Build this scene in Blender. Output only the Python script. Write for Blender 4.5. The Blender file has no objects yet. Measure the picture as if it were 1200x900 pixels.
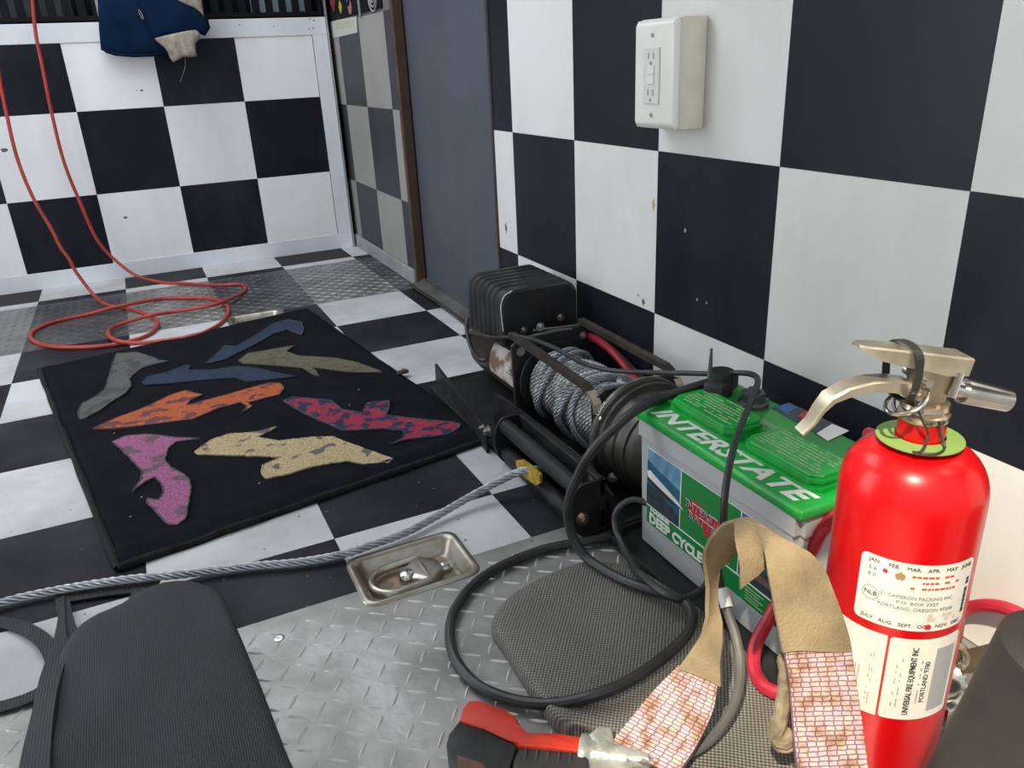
import bpy, bmesh, math, random
from mathutils import Vector, Matrix, noise
random.seed(7)
SC = bpy.context.scene
COL = SC.collection
R = math.radians

# ------------------------------------------------------------ camera
CAM_LOC = Vector((-0.90610, -1.86912, 0.76332))
CAM_ROT = (R(67.61753924), R(2.62872357), R(-25.51954248))
FPX = 920.1666
cd = bpy.data.cameras.new('camera'); cam = bpy.data.objects.new('camera', cd); COL.objects.link(cam)
cam.location = CAM_LOC; cam.rotation_mode = 'XYZ'; cam.rotation_euler = CAM_ROT
cd.sensor_width = 36; cd.sensor_fit = 'HORIZONTAL'; cd.lens = 36 * FPX / 1200; cd.clip_start = .01
SC.camera = cam
# ------------------------------------------------------------ world, sun, lamp, exposure
w = bpy.data.worlds.new('World'); SC.world = w; w.use_nodes = True
bg = w.node_tree.nodes['Background']
bg.inputs[0].default_value = (.80, .90, 1.0, 1); bg.inputs[1].default_value = 1.35
sx, sz = -.45, .80
sdir = Vector((sx, .2210 * sx - .3298 * sz, sz)).normalized()
sl = bpy.data.lights.new('sun', 'SUN'); sun = bpy.data.objects.new('sun', sl); COL.objects.link(sun)
sun.rotation_euler = sdir.to_track_quat('Z', 'Y').to_euler(); sun.location = (-1.5, -3, 3)
sl.energy = 9.0; sl.angle = R(1.6); sl.color = (1.0, .90, .70)
def area(name, loc, size, e, color, rot=(0, 0, 0)):
    l = bpy.data.lights.new(name, 'AREA'); o = bpy.data.objects.new(name, l); COL.objects.link(o)
    l.shape = 'RECTANGLE'; l.size, l.size_y = size; l.energy = e; l.color = color
    o.location = loc; o.rotation_euler = rot
area('ceiling_lamp_light', (-1.1, .75, 2.04), (1.3, 1.6), 30, (.88, .94, 1.0))  # unseen lamp, added to even out the light deep inside
area('side_door_daylight', (-2.38, .1, 1.05), (1.9, 1.2), 26, (.90, .95, 1.0), (0, R(-90), 0))  # added fill for the right wall, no real opening behind it
SC.view_settings.view_transform = 'Standard'; SC.view_settings.look = 'None'
SC.view_settings.exposure = -0.60; SC.view_settings.gamma = 1; SC.view_settings.use_curve_mapping = False

_RM = Matrix.Identity(3)
from mathutils import Euler
_RM = Euler(CAM_ROT, 'XYZ').to_matrix()
def pt(u, v, z=None, x=None, y=None):
    """world point on the plane z=, x= or y= that is seen in direction (u, v)"""
    d = _RM @ Vector(((u - 600) / FPX, -(v - 450) / FPX, -1))
    if x is not None: t = (x - CAM_LOC.x) / d.x
    elif y is not None: t = (y - CAM_LOC.y) / d.y
    else: t = (z - CAM_LOC.z) / d.z
    return CAM_LOC + d * t

# ------------------------------------------------------------ materials
MATS = {}
def mat(name, col, rough=.5, metal=0., bump=0., bscale=200., var=0., vscale=8., col2=None, spec=.5, trans=0., coat=0., detail=4, lo=.35, hi=.65):
    if name in MATS: return MATS[name]
    m = bpy.data.materials.new(name); m.use_nodes = True; n = m.node_tree.nodes; l = m.node_tree.links
    b = n['Principled BSDF']
    b.inputs['Base Color'].default_value = (*col, 1); b.inputs['Roughness'].default_value = rough
    b.inputs['Metallic'].default_value = metal; b.inputs['Specular IOR Level'].default_value = spec
    if trans: b.inputs['Transmission Weight'].default_value = trans
    if coat: b.inputs['Coat Weight'].default_value = coat; b.inputs['Coat Roughness'].default_value = .08
    tc = n.new('ShaderNodeNewGeometry')
    if var or col2:
        t = n.new('ShaderNodeTexNoise'); t.inputs['Scale'].default_value = vscale; t.inputs['Detail'].default_value = detail
        l.new(tc.outputs['Position'], t.inputs['Vector'])
        r = n.new('ShaderNodeValToRGB'); r.color_ramp.elements[0].position = lo; r.color_ramp.elements[1].position = hi
        c2 = col2 if col2 else tuple(c * (1 - var) for c in col)
        r.color_ramp.elements[0].color = (*c2, 1); r.color_ramp.elements[1].color = (*col, 1)
        l.new(t.outputs['Fac'], r.inputs['Fac']); l.new(r.outputs['Color'], b.inputs['Base Color'])
        rr = n.new('ShaderNodeMapRange'); rr.inputs['To Min'].default_value = min(1, rough * 1.25); rr.inputs['To Max'].default_value = rough * .9
        l.new(t.outputs['Fac'], rr.inputs['Value']); l.new(rr.outputs['Result'], b.inputs['Roughness'])
    if bump:
        t2 = n.new('ShaderNodeTexNoise'); t2.inputs['Scale'].default_value = bscale; t2.inputs['Detail'].default_value = 3
        l.new(tc.outputs['Position'], t2.inputs['Vector'])
        bp = n.new('ShaderNodeBump'); bp.inputs['Strength'].default_value = bump; bp.inputs['Distance'].default_value = .002
        l.new(t2.outputs['Fac'], bp.inputs['Height']); l.new(bp.outputs['Normal'], b.inputs['Normal'])
    MATS[name] = m; return m

def scuffed(name, col, dirt, rough, amount, speck):
    """tile: base colour, broad smudges, fine specks"""
    m = mat(name, col, rough); n = m.node_tree.nodes; l = m.node_tree.links; b = n['Principled BSDF']
    g = n.new('ShaderNodeNewGeometry')
    t = n.new('ShaderNodeTexNoise'); t.inputs['Scale'].default_value = 3.2; t.inputs['Detail'].default_value = 7; t.inputs['Roughness'].default_value = .62
    mp = n.new('ShaderNodeMapping'); mp.inputs['Scale'].default_value = (1, 1, .55); l.new(g.outputs['Position'], mp.inputs['Vector']); l.new(mp.outputs['Vector'], t.inputs['Vector'])
    r = n.new('ShaderNodeValToRGB'); r.color_ramp.elements[0].position = .42; r.color_ramp.elements[1].position = .70
    r.color_ramp.elements[0].color = (0, 0, 0, 1); r.color_ramp.elements[1].color = (amount,) * 3 + (1,)
    l.new(t.outputs['Fac'], r.inputs['Fac'])
    v = n.new('ShaderNodeTexNoise'); v.inputs['Scale'].default_value = 75; v.inputs['Detail'].default_value = 2; l.new(g.outputs['Position'], v.inputs['Vector'])
    r2 = n.new('ShaderNodeValToRGB'); r2.color_ramp.elements[0].position = .70; r2.color_ramp.elements[1].position = .76
    r2.color_ramp.elements[0].color = (0, 0, 0, 1); r2.color_ramp.elements[1].color = (speck,) * 3 + (1,)
    l.new(v.outputs['Fac'], r2.inputs['Fac'])
    mx = n.new('ShaderNodeMath'); mx.operation = 'MAXIMUM'; l.new(r.outputs['Color'], mx.inputs[0]); l.new(r2.outputs['Color'], mx.inputs[1])
    mix = n.new('ShaderNodeMix'); mix.data_type = 'RGBA'; mix.inputs[6].default_value = (*col, 1); mix.inputs[7].default_value = (*dirt, 1)
    l.new(mx.outputs[0], mix.inputs[0]); l.new(mix.outputs[2], b.inputs['Base Color'])
    rm = n.new('ShaderNodeMapRange'); rm.inputs['To Min'].default_value = rough * .85; rm.inputs['To Max'].default_value = min(1, rough * 1.3)
    l.new(t.outputs['Fac'], rm.inputs['Value']); l.new(rm.outputs['Result'], b.inputs['Roughness'])
    return m

FW = scuffed('floor_white', (.59, .59, .605), (.30, .28, .25), .42, .75, .7)
FB = scuffed('floor_black', (.010, .0105, .015), (.07, .07, .075), .48, .5, .35)
WW = scuffed('wall_white', (.74, .73, .71), (.42, .40, .36), .33, .35, .12)
WB = scuffed('wall_black', (.011, .012, .019), (.035, .036, .042), .33, .5, .10)
PW = scuffed('panel_white', (.80, .80, .80), (.50, .48, .44), .4, .3, .15)
PB = scuffed('panel_black', (.009, .010, .017), (.045, .045, .05), .42, .5, .1)
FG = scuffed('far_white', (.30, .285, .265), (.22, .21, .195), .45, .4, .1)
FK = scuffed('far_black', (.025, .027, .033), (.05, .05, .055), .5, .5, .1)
for _m, _s in ((FW, .3), (FB, .13), (WW, .35), (WB, .18), (PW, .35), (PB, .15), (FG, .3)): _m.node_tree.nodes['Principled BSDF'].inputs['Specular IOR Level'].default_value = _s
GROUT = mat('seam_grey', (.12, .12, .12), .8)
TRIMW = scuffed('trim_white', (.72, .74, .78), (.42, .42, .42), .35, .45, .6)
CREAM = mat('cream_plastic', (.90, .86, .74), .32, var=.10, vscale=18)
CREAM2 = mat('white_plastic', (.80, .78, .73), .28, var=.06, vscale=22)
DOORG = mat('door_grey', (.074, .084, .108), .42, var=.14, vscale=4)
BROWN = mat('jamb_brown', (.085, .042, .024), .5, var=.3, vscale=14)
SILLM = mat('sill_metal', (.21, .20, .19), .42, .7, var=.4, vscale=20)
ALU = mat('aluminium_worn', (.43, .42, .40), .42, .65, bump=.35, bscale=60, col2=(.24, .23, .215), vscale=9, detail=10)
LUG = mat('aluminium_lug', (.70, .69, .67), .34, .35, var=.2, vscale=30)
PANM = mat('pan_zinc', (.42, .40, .35), .34, .85, bump=.3, bscale=50, col2=(.28, .24, .18), vscale=22)
RUSTP = mat('pan_rust', (.40, .27, .16), .7, .2, bump=.4, bscale=90, col2=(.20, .17, .13), vscale=40)
CHROME = mat('bright_metal', (.72, .70, .66), .18, 1., var=.25, vscale=40)
STEEL = mat('bolt_steel', (.55, .54, .52), .3, .95, var=.3, vscale=80)
ROPE = mat('wire_rope', (.52, .54, .57), .40, .5, bump=.3, bscale=900, col2=(.32, .335, .36), vscale=60)
ROPED = mat('wire_rope_wound', (.46, .46, .45), .42, .6, bump=.3, bscale=900, col2=(.22, .22, .215), vscale=30)
BLK = mat('black_paint', (.009, .009, .010), .48, 0., bump=.5, bscale=90, col2=(.021, .020, .019), vscale=24, spec=.3, detail=8)
BLKP = mat('black_box_plastic', (.011, .011, .012), .38, 0., bump=.35, bscale=300, col2=(.028, .028, .029), vscale=14)
RUB = mat('black_rubber', (.016, .016, .017), .42, 0, bump=.12, bscale=200, col2=(.032, .031, .030), vscale=25)
RUBG = mat('grey_rubber', (.13, .125, .115), .5, 0, bump=.1, bscale=200, var=.3, vscale=25)
GEAR = mat('gear_housing', (.10, .092, .078), .40, .55, bump=.3, bscale=80, col2=(.045, .042, .038), vscale=16)
MOTR = mat('motor_brown', (.045, .030, .026), .45, .3, bump=.2, bscale=100, var=.45, vscale=18)
RUSTB = mat('rod_rust', (.075, .058, .046), .5, .5, bump=.3, bscale=150, col2=(.035, .03, .028), vscale=25)
REDC = mat('red_cable', (.50, .02, .045), .42, 0, var=.25, vscale=30)
HOSE = mat('orange_red_hose', (.44, .045, .030), .42, 0, var=.25, vscale=16)
YEL = mat('yellow_paint', (.50, .34, .03), .45, 0, bump=.3, bscale=80, var=.5, vscale=60)
GREEN = mat('lid_green', (.005, .37, .045), .30, 0, bump=.1, bscale=60, col2=(.03, .20, .045), vscale=9, detail=8, lo=.30, hi=.56)
CASE = mat('battery_case', (.45, .46, .46), .38, 0, bump=.05, bscale=30, var=.1, vscale=12)
CASE.node_tree.nodes['Principled BSDF'].inputs['Subsurface Weight'].default_value = .25
CASE.node_tree.nodes['Principled BSDF'].inputs['Subsurface Radius'].default_value = (.02, .02, .02)
LGRN = mat('label_green', (.008, .20, .04), .35); LWHT = mat('label_white', (.78, .78, .74), .45)
LBLU = mat('label_blue', (.01, .11, .38), .35); LSKY = mat('print_sky', (.16, .36, .55), .35, var=.4, vscale=60)
LSEA = mat('print_sea', (.02, .14, .24), .35, var=.4, vscale=60); LDRK = mat('print_dark', (.035, .06, .07), .35, var=.5, vscale=70)
LRED = mat('label_red', (.55, .015, .02), .35); INK = mat('ink_black', (.025, .025, .03), .5); INKG = mat('ink_grey', (.22, .22, .21), .6)
INKR = mat('ink_red', (.55, .10, .06), .5); LIDT = mat('lid_print_pale', (.30, .48, .26), .5)
LEAD = mat('lead', (.16, .15, .15), .5, .6, var=.4, vscale=50)
FIRE = mat('fire_red', (.60, .002, .004), .30, 0, var=.12, vscale=10, coat=.15, spec=.35)
TAGG = mat('tag_green', (.22, .36, .09), .5); PAPER = mat('label_paper', (.80, .77, .70), .5, 0, var=.12, vscale=30)
BRASS = mat('worn_nickel', (.62, .52, .38), .24, 1., col2=(.42, .33, .24), vscale=45)
LEVER = mat('lever_metal', (.66, .60, .48), .30, .8, col2=(.46, .40, .30), vscale=30)
COATB = mat('coat_blue', (.002, .015, .046), .85, 0, bump=.4, bscale=90, var=.35, vscale=14, spec=.12)
KNIT = mat('knit_beige', (.36, .32, .26), .9, 0, bump=.6, bscale=350, col2=(.20, .17, .14), vscale=40)
CRATE = mat('crate_black', (.006, .006, .008), .6, 0, var=.3, vscale=12, spec=.15)
PALEB = mat('pale_blue', (.34, .50, .58), .5)
REMR = mat('remote_red', (.66, .035, .012), .45, 0, bump=.1, bscale=200, var=.22, vscale=40)
REMB = mat('remote_black', (.028, .027, .026), .5, 0, bump=.2, bscale=200, var=.4, vscale=40)
REMW = mat('remote_switch', (.17, .075, .045), .5, 0, var=.4, vscale=60)
TAPE = mat('duct_tape', (.42, .42, .38), .33, .4, bump=.6, bscale=60, var=.35, vscale=45)
TAN = mat('strap_tan', (.30, .225, .125), .9, 0, bump=.8, bscale=350, col2=(.18, .135, .075), vscale=22)
FOAM = mat('foam_tube', (.022, .021, .018), .62, 0, bump=.35, bscale=90, col2=(.034, .031, .026), vscale=14, lo=.4, hi=.7)
SMUDGE = mat('smudge', (.10, .10, .10), .7)
GROUNDM = mat('asphalt', (.22, .21, .20), .9, 0, bump=.5, bscale=60, var=.3, vscale=3)
OUTW = mat('shell_white', (.62, .62, .60), .6, var=.05, vscale=4)
EMIT = bpy.data.materials.new('lamp_diffuser'); EMIT.use_nodes = True  # glow shared by the added ceiling and left wall fill panels
_b = EMIT.node_tree.nodes['Principled BSDF']; _b.inputs['Emission Color'].default_value = (.86, .93, 1, 1); _b.inputs['Emission Strength'].default_value = 2
DUST = mat('crumb', (.45, .43, .38), .8)

def weave(name, c1, c2, pitch, rough=.75, ax=((1, 0, 0), (0, 1, 0)), dist=.0008, strength=.8):
    m = mat(name, c1, rough); n = m.node_tree.nodes; l = m.node_tree.links; b = n['Principled BSDF']
    g = n.new('ShaderNodeNewGeometry'); outs = []
    for a in ax:
        d = n.new('ShaderNodeVectorMath'); d.operation = 'DOT_PRODUCT'; d.inputs[1].default_value = a; l.new(g.outputs['Position'], d.inputs[0])
        k = n.new('ShaderNodeMath'); k.operation = 'MULTIPLY'; k.inputs[1].default_value = 2 * math.pi / pitch; l.new(d.outputs['Value'], k.inputs[0])
        s = n.new('ShaderNodeMath'); s.operation = 'SINE'; l.new(k.outputs[0], s.inputs[0]); outs.append(s)
    mu = n.new('ShaderNodeMath'); mu.operation = 'ADD'; l.new(outs[0].outputs[0], mu.inputs[0]); l.new(outs[1].outputs[0], mu.inputs[1])
    mr = n.new('ShaderNodeMapRange'); mr.inputs['From Min'].default_value = -1.6; mr.inputs['From Max'].default_value = 1.4; l.new(mu.outputs[0], mr.inputs['Value'])
    mix = n.new('ShaderNodeMix'); mix.data_type = 'RGBA'; mix.inputs[6].default_value = (*c2, 1); mix.inputs[7].default_value = (*c1, 1)
    l.new(mr.outputs['Result'], mix.inputs[0]); l.new(mix.outputs[2], b.inputs['Base Color'])
    bp = n.new('ShaderNodeBump'); bp.inputs['Strength'].default_value = strength; bp.inputs['Distance'].default_value = dist
    l.new(mr.outputs['Result'], bp.inputs['Height']); l.new(bp.outputs['Normal'], b.inputs['Normal'])
    return m
PADL = weave('mesh_pad_fabric', (.034, .034, .037), (.013, .013, .0145), .0030, .7)
PADM = weave('mesh_mat_fabric', (.25, .235, .205), (.045, .042, .038), .0042, .6, ax=((.62, .78, 0), (.78, -.62, 0)), dist=.0015)
WEB = weave('webbing_black', (.022, .022, .024), (.010, .010, .011), .004, .7)

def blotch(name, c, c2, scale, thr, soft=.04, rough=.95):
    m = mat(name, c, rough, 0, bump=.8, bscale=420); n = m.node_tree.nodes; l = m.node_tree.links; b = n['Principled BSDF']
    g = n.new('ShaderNodeNewGeometry'); t = n.new('ShaderNodeTexNoise'); t.inputs['Scale'].default_value = scale; t.inputs['Detail'].default_value = 1.5
    l.new(g.outputs['Position'], t.inputs['Vector'])
    r = n.new('ShaderNodeValToRGB'); r.color_ramp.elements[0].position = thr; r.color_ramp.elements[1].position = thr + soft
    r.color_ramp.elements[0].color = (*c, 1); r.color_ramp.elements[1].color = (*c2, 1)
    l.new(t.outputs['Fac'], r.inputs['Fac'])
    f = n.new('ShaderNodeTexNoise'); f.inputs['Scale'].default_value = 230; f.inputs['Detail'].default_value = 4; l.new(g.outputs['Position'], f.inputs['Vector'])
    fr_ = n.new('ShaderNodeValToRGB'); fr_.color_ramp.elements[0].position = .3; fr_.color_ramp.elements[1].position = .6; fr_.color_ramp.elements[0].color = (.45, .45, .45, 1); fr_.color_ramp.elements[1].color = (1, 1, 1, 1)
    l.new(f.outputs['Fac'], fr_.inputs['Fac']); mx = n.new('ShaderNodeMix'); mx.data_type = 'RGBA'; mx.blend_type = 'MULTIPLY'; mx.inputs[0].default_value = 1
    l.new(r.outputs['Color'], mx.inputs[6]); l.new(fr_.outputs['Color'], mx.inputs[7]); l.new(mx.outputs[2], b.inputs['Base Color']); return m
RUGM = mat('rug_black', (.0055, .0060, .0095), .97, 0, bump=1.0, bscale=170, col2=(.010, .0100, .0125), vscale=14, spec=.08, detail=8)
RUGE = mat('rug_hem', (.009, .009, .010), .95, 0, bump=1., bscale=300, col2=(.022, .021, .020), vscale=60, spec=.2)

def alu_painted():
    m = mat('aluminium_checker', (.3, .3, .3), .42, .6, bump=.3, bscale=60); n = m.node_tree.nodes; l = m.node_tree.links; b = n['Principled BSDF']
    g = n.new('ShaderNodeNewGeometry'); sp = n.new('ShaderNodeSeparateXYZ'); l.new(g.outputs['Position'], sp.inputs[0])
    a = n.new('ShaderNodeMath'); a.operation = 'ADD'; a.inputs[1].default_value = .1043 + .3048 * 20; l.new(sp.outputs['X'], a.inputs[0])
    d = n.new('ShaderNodeMath'); d.operation = 'MODULO'; d.inputs[1].default_value = .6096; l.new(a.outputs[0], d.inputs[0])
    c = n.new('ShaderNodeMath'); c.operation = 'GREATER_THAN'; c.inputs[1].default_value = .3048; l.new(d.outputs[0], c.inputs[0])
    t = n.new('ShaderNodeTexNoise'); t.inputs['Scale'].default_value = 7; t.inputs['Detail'].default_value = 8; l.new(g.outputs['Position'], t.inputs['Vector'])
    r1 = n.new('ShaderNodeValToRGB'); r1.color_ramp.elements[0].color = (.075, .075, .08, 1); r1.color_ramp.elements[1].color = (.14, .14, .145, 1)
    r2 = n.new('ShaderNodeValToRGB'); r2.color_ramp.elements[0].color = (.18, .18, .175, 1); r2.color_ramp.elements[1].color = (.32, .31, .30, 1)
    for r in (r1, r2):
        r.color_ramp.elements[0].position = .35; r.color_ramp.elements[1].position = .65; l.new(t.outputs['Fac'], r.inputs['Fac'])
    mix = n.new('ShaderNodeMix'); mix.data_type = 'RGBA'; l.new(c.outputs[0], mix.inputs[0]); l.new(r1.outputs['Color'], mix.inputs[6]); l.new(r2.outputs['Color'], mix.inputs[7])
    l.new(mix.outputs[2], b.inputs['Base Color']); return m
ALUC = alu_painted()

# ------------------------------------------------------------ builders
def empty(name, loc, label=None, cat=None, group=None, kind=None):
    o = bpy.data.objects.new(name, None); COL.objects.link(o); o.location = loc; o.empty_display_size = .02
    if label: o['label'] = label
    if cat: o['category'] = cat
    if group: o['group'] = group
    if kind: o['kind'] = kind
    return o
def wloc(o):
    v = Vector(o.location)
    while o.parent: o = o.parent; v += Vector(o.location)
    return v
def obj(name, bm, m, parent=None, origin=None, smooth=False, label=None, cat=None, kind=None, group=None, sharp=35):
    """bm in world coordinates -> ONE mesh object"""
    bmesh.ops.recalc_face_normals(bm, faces=bm.faces)
    base = wloc(parent) if parent else Vector(origin or (0, 0, 0))
    if base.length: bmesh.ops.translate(bm, verts=bm.verts, vec=-base)
    me = bpy.data.meshes.new(name)
    if smooth:
        for f in bm.faces: f.smooth = True
        for e in bm.edges:
            if len(e.link_faces) == 2 and e.calc_face_angle(0) > R(sharp): e.smooth = False
    bm.to_mesh(me); bm.free(); me.materials.append(m)
    o = bpy.data.objects.new(name, me); COL.objects.link(o)
    if parent: o.parent = parent
    elif origin: o.location = origin
    if label: o['label'] = label
    if cat: o['category'] = cat
    if kind: o['kind'] = kind
    if group: o['group'] = group
    return o
def B(): return bmesh.new()
def box(bm, x0, x1, y0, y1, z0, z1, bev=0, M=None, seg=2):
    r = bmesh.ops.create_cube(bm, size=1); vs = r['verts']
    for v in vs:
        v.co = Vector((x0 + (v.co.x + .5) * (x1 - x0), y0 + (v.co.y + .5) * (y1 - y0), z0 + (v.co.z + .5) * (z1 - z0)))
    if bev:
        es = {e for v in vs for e in v.link_edges}
        r2 = bmesh.ops.bevel(bm, geom=list(es) + vs, offset=bev, segments=seg, profile=.5, affect='EDGES')
        vs = r2['verts'] + [v for v in vs if v.is_valid]
    if M is not None:
        for v in set(v for v in vs if v.is_valid): v.co = M @ v.co
    return bm
def frames(pts):
    T = []
    n = len(pts)
    for i in range(n):
        a = pts[max(0, i - 1)]; b = pts[min(n - 1, i + 1)]; t = (b - a)
        T.append(t.normalized() if t.length > 1e-9 else Vector((0, 0, 1)))
    up = Vector((0, 0, 1)) if abs(T[0].z) < .9 else Vector((1, 0, 0))
    N = (up - T[0] * up.dot(T[0])).normalized(); out = [(T[0], N, T[0].cross(N))]
    for i in range(1, n):
        N = N - T[i] * N.dot(T[i]); N = N.normalized() if N.length > 1e-6 else out[-1][1]
        out.append((T[i], N, T[i].cross(N)))
    return out
def spline(pts, step=.01, closed=False):
    P = [Vector(p) for p in pts]; out = []
    n = len(P)
    for i in range(n - 1 if not closed else n):
        p0 = P[i - 1] if (i > 0 or closed) else P[0] * 2 - P[1]
        p1 = P[i]; p2 = P[(i + 1) % n]
        p3 = P[(i + 2) % n] if (i + 2 < n or closed) else p2 * 2 - p1
        k = max(2, int((p2 - p1).length / step))
        for j in range(k):
            t = j / k
            out.append(.5 * ((2 * p1) + (p2 - p0) * t + (2 * p0 - 5 * p1 + 4 * p2 - p3) * t * t + (3 * p1 - p0 - 3 * p2 + p3) * t ** 3))
    if not closed: out.append(P[-1])
    return out
def skin(bm, rings, cap=True, closed=False):
    vr = [[bm.verts.new(p) for p in r] for r in rings]; n = len(rings[0])
    m = len(vr)
    for i in range(m - 1 if not closed else m):
        a, b = vr[i], vr[(i + 1) % m]
        for j in range(n): bm.faces.new((a[j], a[(j + 1) % n], b[(j + 1) % n], b[j]))
    if cap and not closed:
        bm.faces.new(vr[0][::-1]); bm.faces.new(vr[-1])
    return vr
def tube(bm, pts, r, sides=10, rf=None, closed=False):
    F = frames(pts); rings = []
    for i, (p, (t, n, b)) in enumerate(zip(pts, F)):
        rr = rf(i / max(1, len(pts) - 1)) if rf else r
        rings.append([p + (n * math.cos(2 * math.pi * k / sides) + b * math.sin(2 * math.pi * k / sides)) * rr for k in range(sides)])
    skin(bm, rings, not closed, closed); return bm
def rope(bm, pts, r, lobes=6, per=.045, sides=5, phase=0):
    """laid rope: six strands twisted round the path"""
    F = frames(pts); L = [phase]
    for i in range(1, len(pts)): L.append(L[-1] + (pts[i] - pts[i - 1]).length)
    for q in range(lobes):
        rings = []
        for i, (p, (t, n, b)) in enumerate(zip(pts, F)):
            a = 2 * math.pi * (q / lobes + L[i] / per); o = p + (n * math.cos(a) + b * math.sin(a)) * r * .64
            rings.append([o + (n * math.cos(a + 2 * math.pi * k / sides) + b * math.sin(a + 2 * math.pi * k / sides)) * r * .37 for k in range(sides)])
        skin(bm, rings)
    tube(bm, pts[::2] + ([pts[-1]] if len(pts) % 2 == 0 else []), r * .5, 6)
    return bm
def lathe(bm, prof, c, axis='z', sides=32, cap=True):
    """prof: (radius, height) along axis through c"""
    c = Vector(c); rings = []
    for r, h in prof:
        ring = []
        for k in range(sides):
            a = 2 * math.pi * k / sides; u, v = r * math.cos(a), r * math.sin(a)
            d = {'z': Vector((u, v, h)), 'y': Vector((u, h, v)), 'x': Vector((h, u, v))}[axis]
            ring.append(c + d)
        rings.append(ring)
    skin(bm, rings, cap); return bm
def cyl(bm, a, b, r, sides=16, r2=None):
    a, b = Vector(a), Vector(b); t = (b - a).normalized(); up = Vector((0, 0, 1)) if abs(t.z) < .9 else Vector((1, 0, 0))
    n = (up - t * up.dot(t)).normalized(); bb = t.cross(n)
    ring = lambda p, q: [p + (n * math.cos(2 * math.pi * k / sides) + bb * math.sin(2 * math.pi * k / sides)) * q for k in range(sides)]
    skin(bm, [ring(a, r), ring(b, r2 if r2 is not None else r)]); return bm
def bolt(bm, c, n, r=.008, h=.005):
    n = Vector(n).normalized(); c = Vector(c)
    cyl(bm, c, c + n * .0015, r * 1.5, 16); cyl(bm, c, c + n * h, r, 6); cyl(bm, c + n * h, c + n * (h + .003), r * .55, 10)
def prism(bm, poly, d, bev=0):
    """poly: 3D outline, extruded by vector d"""
    d = Vector(d); a = [bm.verts.new(p) for p in poly]; b = [bm.verts.new(Vector(p) + d) for p in poly]; n = len(a)
    fa = bm.faces.new(a[::-1]); fb = bm.faces.new(b)
    for i in range(n): bm.faces.new((a[i], a[(i + 1) % n], b[(i + 1) % n], b[i]))
    if bev: bmesh.ops.bevel(bm, geom=list(fb.edges), offset=bev, segments=3, profile=.6, affect='EDGES')
    return bm
def ribbon(bm, pts, sides_dir, width, th):
    """flat strap: pts centre line, sides_dir list of across vectors"""
    rings = []
    for i, p in enumerate(pts):
        a = pts[max(0, i - 1)]; b = pts[min(len(pts) - 1, i + 1)]; t = (b - a).normalized()
        s = sides_dir[i]; s = (s - t * s.dot(t)).normalized(); n = t.cross(s)
        wd = width[i] if isinstance(width, (list, tuple)) else width
        rings.append([p + s * wd / 2 + n * th / 2, p - s * wd / 2 + n * th / 2, p - s * wd / 2 - n * th / 2, p + s * wd / 2 - n * th / 2])
    skin(bm, rings); return bm
def puff(bm, outline, nrm, h, prof=((1, .0), (1.0, .35), (.985, .7), (.94, .9), (.84, 1.0), (.6, 1.04), (.3, 1.05)), wob=0., ws=12, c=None):
    P = [Vector(p) for p in outline]; c = Vector(c) if c else sum(P, Vector()) / len(P); nrm = Vector(nrm).normalized()
    rings = []
    for s, t in prof:
        ring = []
        for p in P:
            q = c + (p - c) * s
            k = noise.noise(q * ws) * wob * (t if t < 1 else 1)
            ring.append(q + nrm * (h * t + k))
        rings.append(ring)
    vr = [[bm.verts.new(p) for p in r] for r in rings]; n = len(P)
    for a, b in zip(vr, vr[1:]):
        for j in range(n): bm.faces.new((a[j], a[(j + 1) % n], b[(j + 1) % n], b[j]))
    bm.faces.new(vr[0][::-1]); ct = bm.verts.new(c + nrm * (h * prof[-1][1] + noise.noise(c * ws) * wob))
    for j in range(n): bm.faces.new((vr[-1][j], vr[-1][(j + 1) % n], ct))
    return bm
def text_bm(s, size, shear=0, bold=0., depth=.0003, align='CENTER'):
    """flat text in XY as a bmesh, origin at the text centre"""
    cu = bpy.data.curves.new('t', 'FONT'); cu.body = s; cu.size = size; cu.shear = shear; cu.offset = bold; cu.extrude = depth
    cu.align_x = align; cu.align_y = 'CENTER'; cu.resolution_u = 3
    o = bpy.data.objects.new('t', cu); COL.objects.link(o)
    dg = bpy.context.evaluated_depsgraph_get(); me = bpy.data.meshes.new_from_object(o.evaluated_get(dg))
    bm = B(); bm.from_mesh(me); bpy.data.objects.remove(o); bpy.data.curves.remove(cu); bpy.data.meshes.remove(me)
    return bm
def put_text(s, size, O, X, Y, m, parent, shear=0, bold=0., sx=1., name='lettering', align='CENTER', width=None):
    bm = text_bm(s, size, shear, bold, align=align); O, X, Y = Vector(O), Vector(X).normalized(), Vector(Y).normalized(); Z = X.cross(Y)
    if width:
        xs = [v.co.x for v in bm.verts]; sx = width / (max(xs) - min(xs))
    for v in bm.verts: v.co = O + X * v.co.x * sx + Y * v.co.y + Z * v.co.z
    return obj(name, bm, m, parent)

U = .3048
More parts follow.
